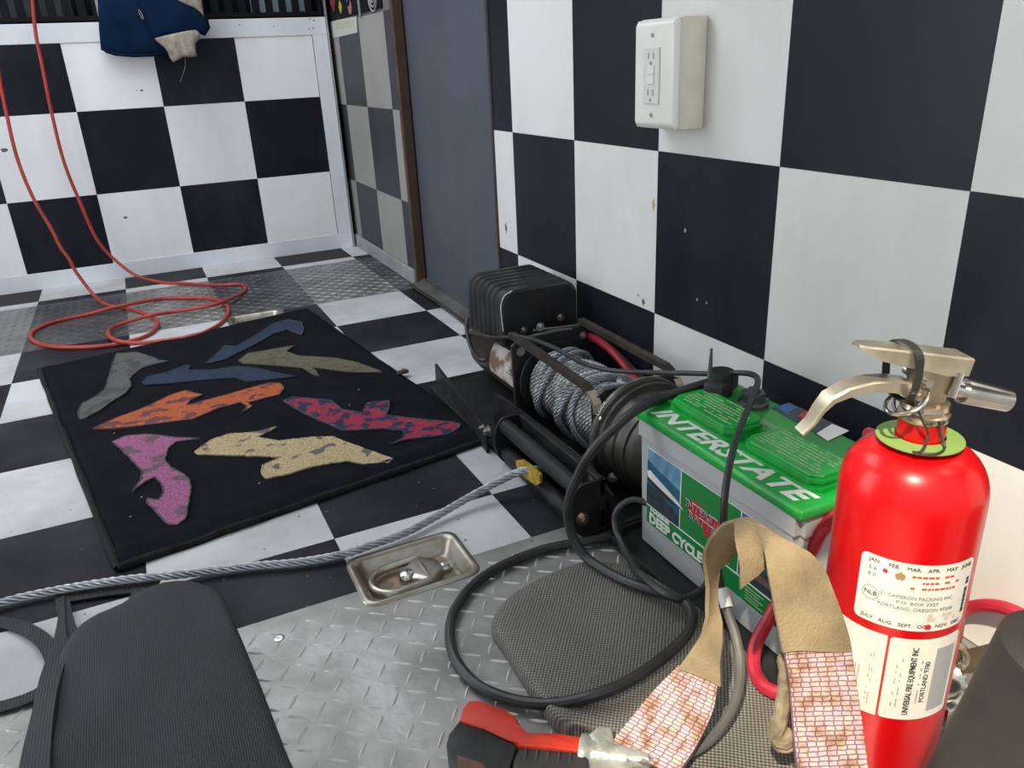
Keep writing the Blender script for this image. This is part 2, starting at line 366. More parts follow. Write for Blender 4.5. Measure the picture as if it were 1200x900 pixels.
# ============================================================ SETTING
HOLES = [(-.712, -.528, -.872, -.742), (-.712, -.535, .742, .866)]   # recessed tie-down pans
def cut(rect, holes=HOLES):
    out = [rect]
    for h in holes:
        nxt = []
        for (a, b, c, d) in out:
            if h[1] <= a or h[0] >= b or h[3] <= c or h[2] >= d: nxt.append((a, b, c, d)); continue
            if c < h[2]: nxt.append((a, b, c, h[2]))
            if d > h[3]: nxt.append((a, b, h[3], d))
            c2, d2 = max(c, h[2]), min(d, h[3])
            if a < h[0]: nxt.append((a, h[0], c2, d2))
            if b > h[1]: nxt.append((h[1], b, c2, d2))
        out = nxt
    return out
bm = B()
for r in cut((-2.4, .06, -1.95, 2.3)): box(bm, *r, -.06, -.0016)
floor = obj('floor', bm, GROUT, label='checkered trailer floor', kind='structure')
_cache = {}
def slab_piece(name, key, dims, m, parent, loc):
    k = (key, tuple(round(d, 4) for d in dims))
    if k not in _cache:
        b_ = B(); box(b_, -dims[0] / 2, dims[0] / 2, -dims[1] / 2, dims[1] / 2, -dims[2] / 2, dims[2] / 2)
        me = bpy.data.meshes.new(name); b_.to_mesh(me); b_.free(); me.materials.append(m); _cache[k] = me
    o = bpy.data.objects.new(name, _cache[k]); COL.objects.link(o); o.parent = parent; o.location = Vector(loc) - wloc(parent); return o
XE, YJ = -.3423 * U, 1.8374 * U
GAP = .0008
def floor_tile(x0, x1, y0, y1, white):
    m = FW if white else FB
    rs = cut((x0, x1, y0, y1))
    if len(rs) == 1 and rs[0] == (x0, x1, y0, y1):
        slab_piece('tile', 'f' + str(white), (x1 - x0 - GAP, y1 - y0 - GAP, .0015), m, floor, ((x0 + x1) / 2, (y0 + y1) / 2, -.00075))
    elif rs:
        b_ = B()
        for (a, b, c, d) in rs:
            box(b_, a + (GAP / 2 if a == x0 else 0), b - (GAP / 2 if b == x1 else 0), c + (GAP / 2 if c == y0 else 0), d - (GAP / 2 if d == y1 else 0), -.0015, 0)
        obj('tile', b_, m, floor)
YE1, YE2 = 2.80 * U, -2.71 * U
for i in range(-1, 8):
    x1 = XE - i * U; x0 = x1 - U
    if i == -1: x1 = -.0015
    x0 = max(x0, -2.4)
    if x1 <= -2.39: continue
    for j in range(-1, 5):
        y1 = YJ - j * U if j > -1 else YE1
        y0 = YJ - (j + 1) * U if j < 4 else YE2
        floor_tile(x0, x1, y0, y1, (i + j) % 2 != 0)
    floor_tile(x0, x1, 1.455, 1.520, i % 2 == 0)
    floor_tile(x0, x1, 1.520, 1.80, i % 2 != 0)
rn = random.Random(4)
for k in range(46):
    q = pt(rn.uniform(480, 640), rn.uniform(515, 640), z=0) if k < 26 else pt(rn.uniform(0, 400), rn.uniform(590, 720), z=0)
    a0_ = rn.uniform(0, 3); r_ = rn.uniform(.0008, .0026); b_ = B()
    prism(b_, [Vector((q.x + r_ * (1.6 if j % 2 else .8) * math.cos(a0_ + j), q.y + r_ * math.sin(a0_ + j), 0)) for j in range(6)], (0, 0, .0004)); obj('speck', b_, SMUDGE, floor)
# parity check: cell i=0 (between E and D), j=0 (J1-J2) is black

def lugs(x0, x1, y0, y1, pitch=.030):
    bm = B(); k = 0
    ny = int((y1 - y0) / pitch); nx = int((x1 - x0) / pitch)
    for j in range(ny):
        for i in range(nx):
            cx = x0 + (i + .5) * pitch; cy = y0 + (j + .5) * pitch
            if any(h[0] - .012 < cx < h[1] + .012 and h[2] - .012 < cy < h[3] + .012 for h in HOLES): continue
            a = R(54) if (i + j) % 2 else R(-36)
            c, s = math.cos(a), math.sin(a); L, W = .0155, .0028
            q = [(-L, 0), (-L * .5, W * .8), (0, W), (L * .5, W * .8), (L, 0), (L * .5, -W * .8), (0, -W), (-L * .5, -W * .8)]
            vs = [bm.verts.new((cx + c * a_ - s * b_, cy + s * a_ + c * b_, .0001)) for a_, b_ in q]
            t1 = bm.verts.new((cx - c * L * .45, cy - s * L * .45, .0021)); t2 = bm.verts.new((cx + c * L * .45, cy + s * L * .45, .0021))
            for a_, b_, t in ((0, 1, t1), (1, 2, t1), (2, 3, t2), (3, 4, t2), (4, 5, t2), (5, 6, t2), (6, 7, t1), (7, 0, t1)): bm.faces.new((vs[a_], vs[b_], t))
            bm.faces.new((vs[2], t2, t1)); bm.faces.new((vs[6], t1, t2))
    return bm
def plate(y0, y1, m, lab, lx0, lx1, ly0, ly1, screws):
    e = B()
    for r in cut((-2.4, -.002, y0 + .0005, y1 - .0005)): box(e, *r, -.0016, .0002)
    p_ = obj('diamond_plate', e, m, label=lab, kind='structure')
    obj('tread_pattern', lugs(lx0, lx1, ly0, ly1), LUG if m is ALU else m, p_, kind='stuff')
    for (x, y) in screws:
        s = B(); lathe(s, [(.008, .0), (.008, .0012), (.005, .0022), (.002, .0016)], (x, y, 0), 'z', 14); obj('screw', s, STEEL, p_, smooth=True)
    return p_
plate(-1.95, YE2, ALU, 'bare worn diamond tread plate nearest the camera', -1.35, -.01, -1.72, YE2 - .004, [tuple(pt(327, 748, z=0).xy)])
plate(YE1, 1.455, ALUC, 'dulled diamond tread plate under the coiled red hose', -1.75, -.03, YE1 + .004, 1.45, [tuple(pt(393, 347, z=0).xy)])

# right wall: near part, then a door, then the far part
wr = B(); box(wr, .0015, .06, -1.95, .165, -.001, 2.1)
wall_r = obj('wall_right', wr, GROUT, label='right wall of black and white squares', kind='structure')
SW = 1.0489 * U; HB = .8957 * U
def wall_tile(y0, y1, z0, z1, white, root, x, mw, mb, t=.0015):
    if y1 - y0 < .003 or z1 - z0 < .003: return
    slab_piece('tile', 'w%s%s' % (white, mw.name), (t, y1 - y0 - GAP, z1 - z0 - GAP), mw if white else mb, root, (x + t / 2, (y0 + y1) / 2, (z0 + z1) / 2))
for k in range(-1, 7):
    y1 = .1439 * U - k * SW; y0 = max(y1 - SW, -1.95); y1 = min(y1, .165)
    for m_ in range(-1, 6):
        z0 = max(0, HB + m_ * SW); z1 = min(2.1, HB + (m_ + 1) * SW)
        if y1 > y0 and z1 > z0: wall_tile(y0, y1, z0, z1, (k + m_) % 2 != 0, wall_r, 0, WW, WB)
XF = -.02
fr = B(); box(fr, XF + .0015, .06, .90, 2.3, -.001, 2.1)
wall_f = obj('wall_right_far', fr, GROUT, label='far right wall section beyond the grey door', kind='structure')
ys = [2.28, 1.96, 1.64, 1.318, .992, .90]; zs = [.055, .303, .622, .940]
for a in range(5):
    for b in range(3):
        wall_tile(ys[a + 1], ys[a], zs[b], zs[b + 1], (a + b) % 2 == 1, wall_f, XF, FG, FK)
hd = B(); box(hd, 0.0, .06, .165, .90, 1.95, 2.1); obj('wall_right_header', hd, WW, kind='structure', label='wall over the grey door')
bb = B(); box(bb, XF - .012, XF + .0, .895, 1.74, .0, .056, .003); obj('baseboard_right', bb, mat('baseboard_grey', (.33, .33, .34), .45, var=.2, vscale=12), kind='structure', label='grey white baseboard below the far right wall')
# door
door = empty('door_1', (.02, .53, 0), label='grey flat door with brown frame and metal sill', kind='structure')
d = B(); box(d, .016, .045, .170, .905, .022, 1.95); obj('door_panel', d, DOORG, door)
d = B(); box(d, XF - .004, .012, .880, .905, .0, 1.95, .003); obj('jamb', d, BROWN, door)
d = B(); box(d, -.003, .014, .160, .174, .0, 1.95, .002); obj('jamb', d, mat('jamb_dark', (.03, .018, .014), .5), door)
d = B()
prism(d, [Vector((-.045, .16, 0)), Vector((-.040, .16, .006)), Vector((-.006, .16, .022)), Vector((.020, .16, .024)), Vector((.020, .16, 0))], (0, .74, 0)); obj('sill', d, SILLM, door)
d = B(); tube(d, spline([(-.048, .90, .006), (-.047, .6, .007), (-.049, .35, .006), (-.047, .17, .006)], .03), .0045, 8); obj('sill_edging', d, RUSTB, door, smooth=True)

# ============================================================ back panel
YB = 5.6621 * U
bp = B(); box(bp, -2.4, -.047, YB + .0015, YB + .02, .0, .968)
wall_b = obj('wall_back', bp, GROUT, label='low checkered partition panel at the back', kind='structure')
XB, SB, HBk = -1.389 * U, 1.0245 * U, 1.134 * U
for k in range(-1, 6):
    x1 = XB - k * SB; x0 = max(x1 - SB, -2.4); x1 = min(x1, -.108)
    for m_ in range(-1, 2):
        z0 = max(.067, HBk + m_ * SB); z1 = min(.900, HBk + (m_ + 1) * SB)
        slab_piece('tile', 'b%d' % ((k + m_) % 2), (x1 - x0 - GAP, .0015, z1 - z0 - GAP), PW if (k + m_) % 2 == 0 else PB, wall_b, ((x0 + x1) / 2, YB + .00075, (z0 + z1) / 2))
t = B(); box(t, -2.4, -.047, YB - .004, YB + .0015, .0, .067, .0015); obj('trim_1', t, TRIMW, kind='structure', label='scuffed white bottom rail of the back panel')
t = B(); box(t, -2.4, -.047, YB - .004, YB + .0015, .900, .968, .0015); tr = obj('trim_2', t, TRIMW, kind='structure', label='white top rail of the back panel')
t = B(); box(t, -.108, -.047, YB - .0035, YB + .0015, .067, .900, .0015); obj('trim_3', t, TRIMW, kind='structure', label='white right stile of the back panel')
t = B(); box(t, -.046, -.040, YB - .014, YB + .02, .0, 1.25, .001); obj('trim_4', t, mat('edge_alu', (.5, .5, .5), .35, .8), kind='structure', label='thin metal corner edge right of the back panel')
for (u, v) in ((363, 22), (362, 34), (368, 24), (367, 33), (321, 31), (281, 29)):
    p_ = pt(u, v, y=YB - .004); s = B(); lathe(s, [(.0028, 0), (.0028, -.001), (.0015, -.0014)], p_, 'y', 10); obj('screw', s, SMUDGE, tr)
for (u, v, r_) in ((166, 106, .006), (147, 255, .008), (5, 176, .012), (160, 106, .003)):
    q = pt(u, v, y=YB); b_ = B(); prism(b_, [Vector((q.x + r_ * (1 + .3 * math.sin(k * 2.1)) * math.cos(k * math.pi / 5), YB, q.z + .6 * r_ * math.sin(k * math.pi / 5))) for k in range(10)], (0, -.0003, 0)); obj('scuff_mark', b_, SMUDGE, wall_b)
cb = B(); box(cb, -2.4, -.047, YB + .02, 2.3, .93, .966); obj('shelf_top', cb, mat('bench_black', (.02, .02, .022), .6), kind='structure', label='dark bench top behind the back panel')
# outer shell
s = B(); box(s, -2.46, -2.4, -1.95, 2.36, -.06, 2.1); obj('wall_left', s, OUTW, kind='structure', label='left wall')
s = B(); box(s, -2.46, .06, 2.3, 2.36, -.06, 2.1); obj('wall_rear', s, OUTW, kind='structure', label='wall behind the bench')
# roof with its rear edge slanted to throw the shadow over wall, floor pad and battery
def edge_y(x, z): return -(1.050 + .3065 * z - .2054 * x) / .9294
s = B(); zc = 2.1
prism(s, [Vector((.06, 2.36, zc)), Vector((-2.46, 2.36, zc)), Vector((-2.46, edge_y(-2.46, zc), zc)), Vector((.06, edge_y(.06, zc), zc))], (0, 0, .004))
obj('ceiling', s, OUTW, kind='structure', label='ceiling')
s = B(); box(s, -30, 30, -40, 20, -.50, -.45); obj('ground', s, GROUNDM, kind='structure', label='asphalt outside')
glow = empty('window_1', (-2.4, .1, .5), 'bright side window in the left wall', kind='structure')  # glowing panel and frame, added only to brighten the right wall
s = B(); box(s, -2.3995, -2.392, -.50, .70, .15, 2.0); obj('pane', s, EMIT, glow)
for (a_, b_, c_, d_) in ((-.54, .74, .11, .15), (-.54, .74, 2.0, 2.04), (-.54, -.50, .15, 2.0), (.70, .74, .15, 2.0)):
    s = B(); box(s, -2.3995, -2.385, a_, b_, c_, d_); obj('window_frame', s, OUTW, glow)
cl = empty('ceiling_lamp', (-1.1, .75, 2.1), 'flat rectangular ceiling lamp panel', 'lamp')
s = B(); box(s, -1.77, -.43, -.07, 1.57, 2.085, 2.1); obj('housing', s, OUTW, cl)
s = B(); box(s, -1.74, -.46, -.04, 1.54, 2.078, 2.0845); obj('diffuser', s, EMIT, cl)
bpy.data.objects['ceiling_lamp_light'].location.z = 2.07

# wall marks
def smear(root, c, ry, rz, x, m=SMUDGE):
    b_ = B(); n = 12; pts = []
    for k in range(n):
        a = 2 * math.pi * k / n; r = 1 + .3 * math.sin(k * 2.3)
        pts.append(Vector((x, c[0] + ry * r * math.cos(a), c[1] + rz * r * math.sin(a))))
    prism(b_, pts, (-.0003, 0, 0)); return obj('scuff_mark', b_, m, root)
for (u, v, a, b_) in ((593, 267, .006, .014), (754, 354, .005, .007), (748, 346, .002, .003), (803, 270, .003, .004), (817, 351, .0022, .003), (828, 355, .0018, .0025)):
    q = pt(u, v, x=0); smear(wall_r, (q.y, q.z), a, b_, 0, SMUDGE if v != 270 and u < 800 else mat('chip_grey', (.35, .35, .33), .6))
q = pt(766, 240, x=0); smear(wall_r, (q.y, q.z), .004, .012, 0, mat('chip_tan', (.45, .32, .18), .6))

# sticker board above the far wall tiles
st = empty('sticker_board', (XF, 1.3, .95), 'black board crowded with small colourful round and diamond decals, high on the far right wall', 'sticker board')
s = B(); box(s, XF - .004, XF + .001, .99, 1.74, .950, 1.35); obj('board', s, CRATE, st)
def decal(c, r, m, n=20, ry=1., name='decal'):
    b_ = B(); prism(b_, [Vector((XF - .0042, c[0] + r * ry * math.cos(2 * math.pi * k / n), c[1] + r * math.sin(2 * math.pi * k / n))) for k in range(n)], (-.0006, 0, 0)); return obj(name, b_, m, st)
q = pt(438, 2, x=XF); s = B()
for rr in (.050, .036, .022):
    tube(s, [Vector((XF - .005, q.y + rr * math.cos(a * math.pi / 12), q.z + .02 + rr * math.sin(a * math.pi / 12))) for a in range(24)], .0022, 6, closed=True)
obj('ring_decal', s, mat('decal_silver', (.4, .36, .38), .4), st)
q = pt(400, 8, x=XF); decal((q.y, q.z), .026, mat('decal_yellow', (.5, .42, .03), .4), 4)
q = pt(391, 2, x=XF); decal((q.y, q.z), .040, mat('decal_red', (.28, .02, .03), .4), 4, 1.1)
q = pt(411, 8, x=XF); decal((q.y, q.z), .026, mat('decal_pink', (.4, .16, .16), .4))
q = pt(409, -1, x=XF); decal((q.y, q.z), .026, mat('decal_blue', (.05, .08, .35), .4), 6)
q = pt(422, 8, x=XF); s = B(); box(s, XF - .005, XF - .004, q.y - .013, q.y + .013, q.z - .035, q.z + .035); obj('tag_decal', s, INKG, st)
# paper notice below
nt = empty('taped_notice', (XF, 1.62, .90), 'pale paper notice with faded yellow print on the far right wall below the decals', 'notice')
c4 = [pt(386, 25, x=XF), pt(418, 19, x=XF), pt(419, 38, x=XF), pt(390, 45, x=XF)]
s = B(); prism(s, [v + Vector((-.0003, 0, 0)) for v in c4], (-.001, 0, 0)); obj('sheet', s, mat('notice_paper', (.50, .49, .47), .6), nt)
c4 = [pt(394, 27, x=XF), pt(415, 23, x=XF), pt(416, 31, x=XF), pt(395, 35, x=XF)]
s = B(); prism(s, [v + Vector((-.0014, 0, 0)) for v in c4], (-.0004, 0, 0)); obj('faded_print', s, mat('notice_yellow', (.42, .40, .20), .6, col2=(.5, .48, .42), vscale=90), nt)

# ============================================================ outlet box
ob = empty('outlet_box', (0, -.665, .64), 'cream white surface outlet box on the right wall with slim cover plate', 'outlet')
s = B(); box(s, -.052, -.0001, -.727, -.605, .640, .818, .004); obj('box', s, CREAM, ob, smooth=True)
s = B(); z0, z1, y0, y1 = .642, .816, -.727, -.603
lo = [Vector((-.052, y, z)) for y, z in ((y0, z0), (y1, z0), (y1, z1), (y0, z1))]
rings = [lo, [v + Vector((-.004, 0, 0)) for v in lo]]
ins = lambda d, x: [Vector((x, y, z)) for y, z in ((y0 + d, z0 + d), (y1 - d, z0 + d), (y1 - d, z1 - d), (y0 + d, z1 - d))]
rings += [ins(.006, -.0625), ins(.012, -.064)]
skin(s, rings); bmesh.ops.bevel(s, geom=[e for e in s.edges if abs(e.verts[0].co.x - e.verts[1].co.x) > .002], offset=.003, segments=2, affect='EDGES')
plate_o = obj('cover_plate', s, CREAM2, ob, smooth=True)
yc, zc2 = -.662, .728
s = B(); box(s, -.067, -.063, yc - .023, yc + .023, zc2 - .045, zc2 + .045, .001); rec = obj('receptacle', s, mat('receptacle_white', (.68, .67, .64), .3), ob)
for dz in (-.027, .032):
    for dy in (-.0075, .0075):
        s = B(); box(s, -.0673, -.0668, yc + dy - .0013, yc + dy + .0013, zc2 + dz - .005, zc2 + dz + .005); obj('slot', s, INKG, rec)
    s = B(); lathe(s, [(.0028, -.0002), (.0028, -.0006)], (-.0668, yc, zc2 + dz - .012), 'x', 10); obj('slot', s, INKG, rec)
s = B(); box(s, -.0688, -.067, yc - .010, yc + .010, zc2 - .013, zc2 + .001, .0005); obj('button', s, CREAM2, rec)
s = B(); box(s, -.0688, -.067, yc - .010, yc + .010, zc2 + .003, zc2 + .017, .0005); obj('button', s, CREAM2, rec)
for dz in (-.064, .064):
    s = B(); lathe(s, [(.004, -.0), (.0036, -.0016), (.001, -.002)], (-.064, yc, zc2 + dz), 'x', 14); obj('screw', s, STEEL, ob, smooth=True)

# ============================================================ crates and coat
def crate(x0, x1, lab, slots):
    c = empty('slotted_crate', ((x0 + x1) / 2, YB + .14, .968), lab, 'crate', 'slotted crates on the back ledge')
    y0, y1, z0, z1 = YB + .004, YB + .28, .9685, 1.22
    s = B(); box(s, x0, x1, y0, y1, z0, z0 + .006); obj('crate_floor', s, CRATE, c)
    s = B(); box(s, x0, x1, y0, y0 + .012, z0, z0 + .022, .002); obj('lower_rail', s, CRATE, c)
    s = B(); box(s, x0, x1, y0, y0 + .012, z1 - .03, z1, .002); obj('upper_rail', s, CRATE, c)
    s = B(); box(s, x0, x1, y1 - .01, y1, z0 + .006, z1); box(s, x0, x0 + .01, y0 + .012, y1, z0 + .006, z1); box(s, x1 - .01, x1, y0 + .012, y1, z0 + .006, z1); obj('crate_wall', s, CRATE, c)
    n = slots; p_ = (x1 - x0) / n
    for k in range(n + 1):
        xx = x0 + k * p_; a = max(x0, xx - p_ * .28); b = min(x1, xx + p_ * .28)
        s = B(); box(s, a, b, y0 + .001, y0 + .011, z0 + .022, z1 - .03, .001); obj('slat', s, CRATE, c)
    return c
crate(-1.45, -.90, 'black slotted plastic crate on the back ledge, left of the blue coat', 11)
crate(-.53, -.055, 'black slotted plastic crate on the back ledge, right of the blue coat', 9)
for (a, b, mm, lab) in ((-.31, -.10, PALEB, 'pale blue box inside the right slotted crate'), (-1.33, -.98, mat('grey_item', (.06, .06, .065), .5), 'dark grey box inside the left slotted crate')):
    s = B(); box(s, a, b, YB + .07, YB + .2, .9747, 1.13, .006); bx_ = obj('storage_box', s, mm, origin=((a + b) / 2, YB + .13, .9747), label=lab, cat='box', group='boxes in the slotted crates')
ct = empty('blue_coat', (-.72, 1.66, .85), 'navy blue work coat hanging over the back panel with a beige knit cuff', 'coat')
def yp(l, y): return [pt(u, v, y=y) for u, v in l]
s = B(); puff(s, yp([(118, 56), (124, 62), (135, 65.5), (155, 67), (178, 66.5), (200, 62), (214, 40), (210, 0), (200, -60), (150, -62), (112, -60), (113, -20), (115, 10), (116, 35)], 1.700), (0, -1, 0), .045, wob=.014, ws=9); obj('coat_body', s, COATB, ct, smooth=True, sharp=60)
s = B(); tube(s, spline(yp([(118, 57), (125, 60), (140, 63), (160, 64.5), (180, 64), (196, 60)], 1.655), .02), .0035, 6); obj('hem', s, COATB, ct, smooth=True)
s = B(); puff(s, yp([(181, 45), (190, 43), (203, 41), (218, 38), (228, 37), (240, 42), (246, 33), (243, 22), (232, 14), (218, 4), (205, -10), (180, -30), (160, -20), (160, 0), (166, 18), (175, 34)], 1.655), (0, -1, 0), .05, wob=.012, ws=11); obj('sleeve', s, COATB, ct, smooth=True, sharp=60)
s = B(); puff(s, yp([(208, 1), (216, 5), (226, 9), (236, 15), (239, 21), (236, 0), (232, -18), (214, -14)], 1.62), (0, -1, 0), .02, wob=.006, ws=20); obj('lining', s, KNIT, ct, smooth=True, sharp=60)
s = B(); puff(s, yp([(181, 45), (192, 42), (205, 39), (220, 36), (229, 35), (234, 39), (234, 46), (229, 50), (229, 57), (231, 66), (224, 67), (214, 67), (208, 71), (203, 73), (199, 68), (196, 60), (191, 54), (184, 49)], 1.61), (0, -1, 0), .025, wob=.006, ws=24); obj('knit_cuff', s, KNIT, ct, smooth=True, sharp=60)
s = B(); tube(s, spline(yp([(162, 11), (165, 14), (168, 22), (166, 21), (162, 13)], 1.603), .004), .0012, 6); obj('zipper_pull', s, CHROME, ct, smooth=True)
s = B(); tube(s, spline(yp([(217, 68), (217, 78), (214, 88), (211, 96)], 1.60), .01), .0007, 5); obj('loose_thread', s, KNIT, ct)

# ============================================================ hose
hz = []
up = lambda u, v, y: hz.append(pt(u, v, y=y))
fl = lambda u, v, z=.0065: hz.append(pt(u, v, z=z))
for (u, v, y) in ((-30, -40, 1.60), (-12, 20, 1.6), (0, 95, 1.60), (8, 135, 1.58), (20, 185, 1.56), (38, 230, 1.54), (60, 268, 1.52), (71, 290, 1.51), (80, 302, 1.50), (90, 320, 1.49)): up(u, v, y)
for (u, v) in ((112, 348), (128, 358), (148, 361), (166, 366), (180, 373), (185, 380), (178, 390), (156, 399), (124, 405), (90, 407), (60, 406), (42, 401), (36, 394), (42, 386), (64, 377), (100, 369)): fl(u, v)
for (u, v, z) in ((130, 361, .018), (160, 355, .018), (190, 350, .0065), (213, 349, .0065), (247, 350, .0065), (265, 357, .0065), (267, 368, .0065), (257, 380, .0065), (233, 392, .0065), (200, 398, .0065), (160, 402, .0065), (137, 399, .018), (127, 392, .016), (133, 383, .012), (167, 372, .018), (182, 368.5, .02), (207, 365, .012), (247, 358, .018), (268, 351, .019), (285, 342, .008), (287, 336, .0065), (280, 333, .0065), (253, 334, .0065), (213, 332, .0065), (190, 331, .0065)): fl(u, v, z)
for (u, v, y) in ((160, 323, 1.60), (133, 303, 1.64), (113, 280, 1.64), (95, 240, 1.64), (75, 190, 1.64), (60, 130, 1.64), (50, 80, 1.64), (42, 40, 1.64), (38, 0, 1.64), (34, -60, 1.64)): up(u, v, y)
s = B(); tube(s, spline(hz, .012), .0062, 10)
obj('air_hose', s, HOSE, origin=tuple(pt(150, 370, z=0)), smooth=True, label='orange red hose hanging in two strands and coiled loosely on the far tread plate', cat='hose')

# ============================================================ rug
rug = empty('rug', tuple(pt(310, 500, z=0)), 'black rug with tufted high heel and boot shapes lying on the checkered floor', 'rug')
cs = [pt(44, 434, z=0), pt(360, 362, z=0), Vector((-.308, -.452, 0)), pt(137, 672, z=0)]
NXR, NYR = 60, 84
s = B(); g = []
def rugp(a, b, z=True):
    p_ = (cs[0] * (1 - a) + cs[1] * a) * (1 - b) + (cs[3] * (1 - a) + cs[2] * a) * b
    e = min(a, 1 - a, b, 1 - b) * .83
    rd = max(0, .028 - min(a, 1 - a)) * max(0, .028 - min(b, 1 - b))
    p_ = p_ + Vector((.0035 * noise.noise(Vector((a * 9, b * 9, 3))), .0035 * noise.noise(Vector((a * 9, b * 9, 7))), 0)) * (1 if e < .01 else .3)
    h = .0085 + .0022 * noise.noise(Vector((a * 6, b * 8, 1))) + .0012 * noise.noise(Vector((a * 20, b * 24, 2)))
    h += .006 * math.exp(-((b - .962) / .014) ** 2) + .0035 * math.exp(-((a - .03) / .016) ** 2)
    if e < .006: h = .002
    return Vector((p_.x, p_.y, h if z else .0002))
for j in range(NYR + 1):
    g.append([s.verts.new(rugp(i / NXR, j / NYR)) for i in range(NXR + 1)])
g2 = [[s.verts.new(rugp(i / NXR, j / NYR, False)) if (i in (0, NXR) or j in (0, NYR)) else None for i in range(NXR + 1)] for j in range(NYR + 1)]
for j in range(NYR):
    for i in range(NXR): s.faces.new((g[j][i], g[j][i + 1], g[j + 1][i + 1], g[j + 1][i]))
loop = [(0, i) for i in range(NXR)] + [(j, NXR) for j in range(NYR)] + [(NYR, i) for i in range(NXR, 0, -1)] + [(j, 0) for j in range(NYR, 0, -1)]
for k in range(len(loop)):
    a, b = loop[k], loop[(k + 1) % len(loop)]
    s.faces.new((g[a[0]][a[1]], g2[a[0]][a[1]], g2[b[0]][b[1]], g[b[0]][b[1]]))
s.faces.new([g2[a[0]][a[1]] for a in loop])
obj('pile', s, RUGM, rug, smooth=True, sharp=80)
def hem(a0, b0, a1, b1, off):
    pts = []
    for k in range(60):
        t_ = k / 59; q = rugp(a0 + (a1 - a0) * t_, b0 + (b1 - b0) * t_); pts.append(Vector((q.x, q.y, .0065)) + off)
    b_ = B(); tube(b_, pts, .008, 8, rf=lambda t: .0068 + .0009 * math.sin(t * 400)); return obj('hem', b_, RUGE, rug, smooth=True)
hem(.004, .02, .004, .996, Vector()); hem(.004, .996, .99, .996, Vector())
def c3(l): return [(x / 3, 280 + y / 3) for x, y in l]
def c4_(l): return [(300 + x / 3.75, 350 + y / 3.75) for x, y in l]
MOT = [
 ('grey', c3([(275,610),(290,580),(330,560),(370,530),(385,480),(400,430),(410,405),(480,400),(530,415),(560,428),(592,431),(548,441),(500,455),(470,478),(455,495),(462,520),(440,545),(400,570),(350,605),(300,632),(280,635)]), blotch('pile_grey', (.115,.108,.105), (.07,.066,.066), 30, .52), 'grey ankle boot shape'),
 ('blue', c3([(725,440),(790,378),(830,380),(900,340),(960,300),(1010,285),(1060,295),(1068,320),(1060,338),(1010,320),(960,335),(900,370),(850,395),(790,425)]), blotch('pile_blue', (.012,.034,.085), (.03,.035,.055), 40, .58), 'dark blue heel shape at the far corner'),
 ('blue2', c3([(500,505),(520,485),(590,470),(650,445),(672,448),(662,462),(740,463),(830,450),(900,455),(960,470),(1040,485),(960,496),(870,503),(830,490),(740,495),(640,505),(510,515)]), blotch('pile_slate', (.018,.032,.072), (.014,.026,.055), 20, .55), 'slate blue heel shape'),
 ('olive', [(280,423),(290,415),(310,412),(330,408),(344,406),(335,412.5),(350,418),(393,420.5),(420,426),(447,436.5),(412,436.5),(388,433.5),(366,431),(374,440.5),(368,440),(355,431.5),(330,429),(300,427),(285,426)], blotch('pile_olive', (.14,.125,.075), (.10,.09,.06), 40, .55), 'olive heel shape'),
 ('orange', c3([(325,670),(400,635),(480,605),(540,580),(600,550),(650,535),(712,550),(672,568),(655,588),(740,565),(830,540),(900,520),(950,508),(985,510),(1000,525),(985,548),(920,565),(872,578),(886,592),(853,612),(868,590),(848,576),(760,600),(680,635),(600,645),(500,658),(400,668)]), blotch('pile_orange', (.50,.105,.03), (.16,.05,.055), 34, .56), 'orange spotted heel shape'),
 ('red', c4_([(120,450),(160,435),(330,450),(380,490),(470,505),(490,460),(585,450),(585,490),(570,515),(700,530),(860,545),(900,555),(890,575),(840,600),(740,612),(660,620),(590,642),(650,612),(650,582),(560,572),(440,580),(380,580),(300,545),(210,505),(150,470)]), blotch('pile_crimson', (.34,.022,.055), (.012,.024,.07), 42, .50), 'crimson and navy patterned heel shape'),
 ('pink', c3([(395,715),(440,695),(520,688),(620,700),(702,704),(620,715),(590,740),(580,780),(600,805),(640,825),(668,850)]) + [(224,572),(222,586),(218,608),(208,616),(197,615),(186,604),(180,597),(172,590),(173,585),(186,587),(192,578),(190,567),(182,560),(170,565),(155,577),(165,563),(167,553),(152,537),(140,525)], blotch('pile_pink', (.36,.11,.23), (.15,.09,.11), 24, .55), 'pink ankle boot shape'),
 ('tan', c3([(685,750),(740,710),(800,690),(900,682),(970,663),(940,682),(900,700),(980,713),(1100,700),(1180,698)]) + [(388,512.7),(417,523),(444,532.7),(461,539),(454.7,543),(428,544),(406.7,540.7),(366.7,547),(340,555.3),(313,561),(306.7,556.7),(308,546),(330,536.5),(300,534.5),(232,533)], blotch('pile_tan', (.52,.40,.22), (.16,.13,.11), 30, .60), 'tan spotted heel shape'),
]
for nm, px, mm, lab in MOT:
    P = [pt(u, v, z=.010) for u, v in px]; Q = []
    for k in range(len(P)):
        a, b = P[k], P[(k + 1) % len(P)]; n_ = max(1, int((b - a).length / .006))
        for j in range(n_):
            q = a.lerp(b, j / n_); q = q + Vector((noise.noise(q * 160), noise.noise(q * 160 + Vector((9, 9, 9))), 0)) * .0022; Q.append(Vector((q.x, q.y, .0085)))
    s = B(); prism(s, Q, (0, 0, .0035)); obj('shoe_motif', s, mm, rug, label=lab)
    c_ = sum(Q, Vector()) / len(Q)
    s = B(); rg = mat('pile_outline', (.06, .06, .065), .95)
    tube(s, [q + Vector((0, 0, .0034)) for q in Q], .0017, 5, closed=True); obj('motif_outline', s, rg if nm in ('grey', 'blue', 'pink', 'orange') else (mat('pile_teal', (.02, .06, .09), .95) if nm == 'red' else mm), rug)
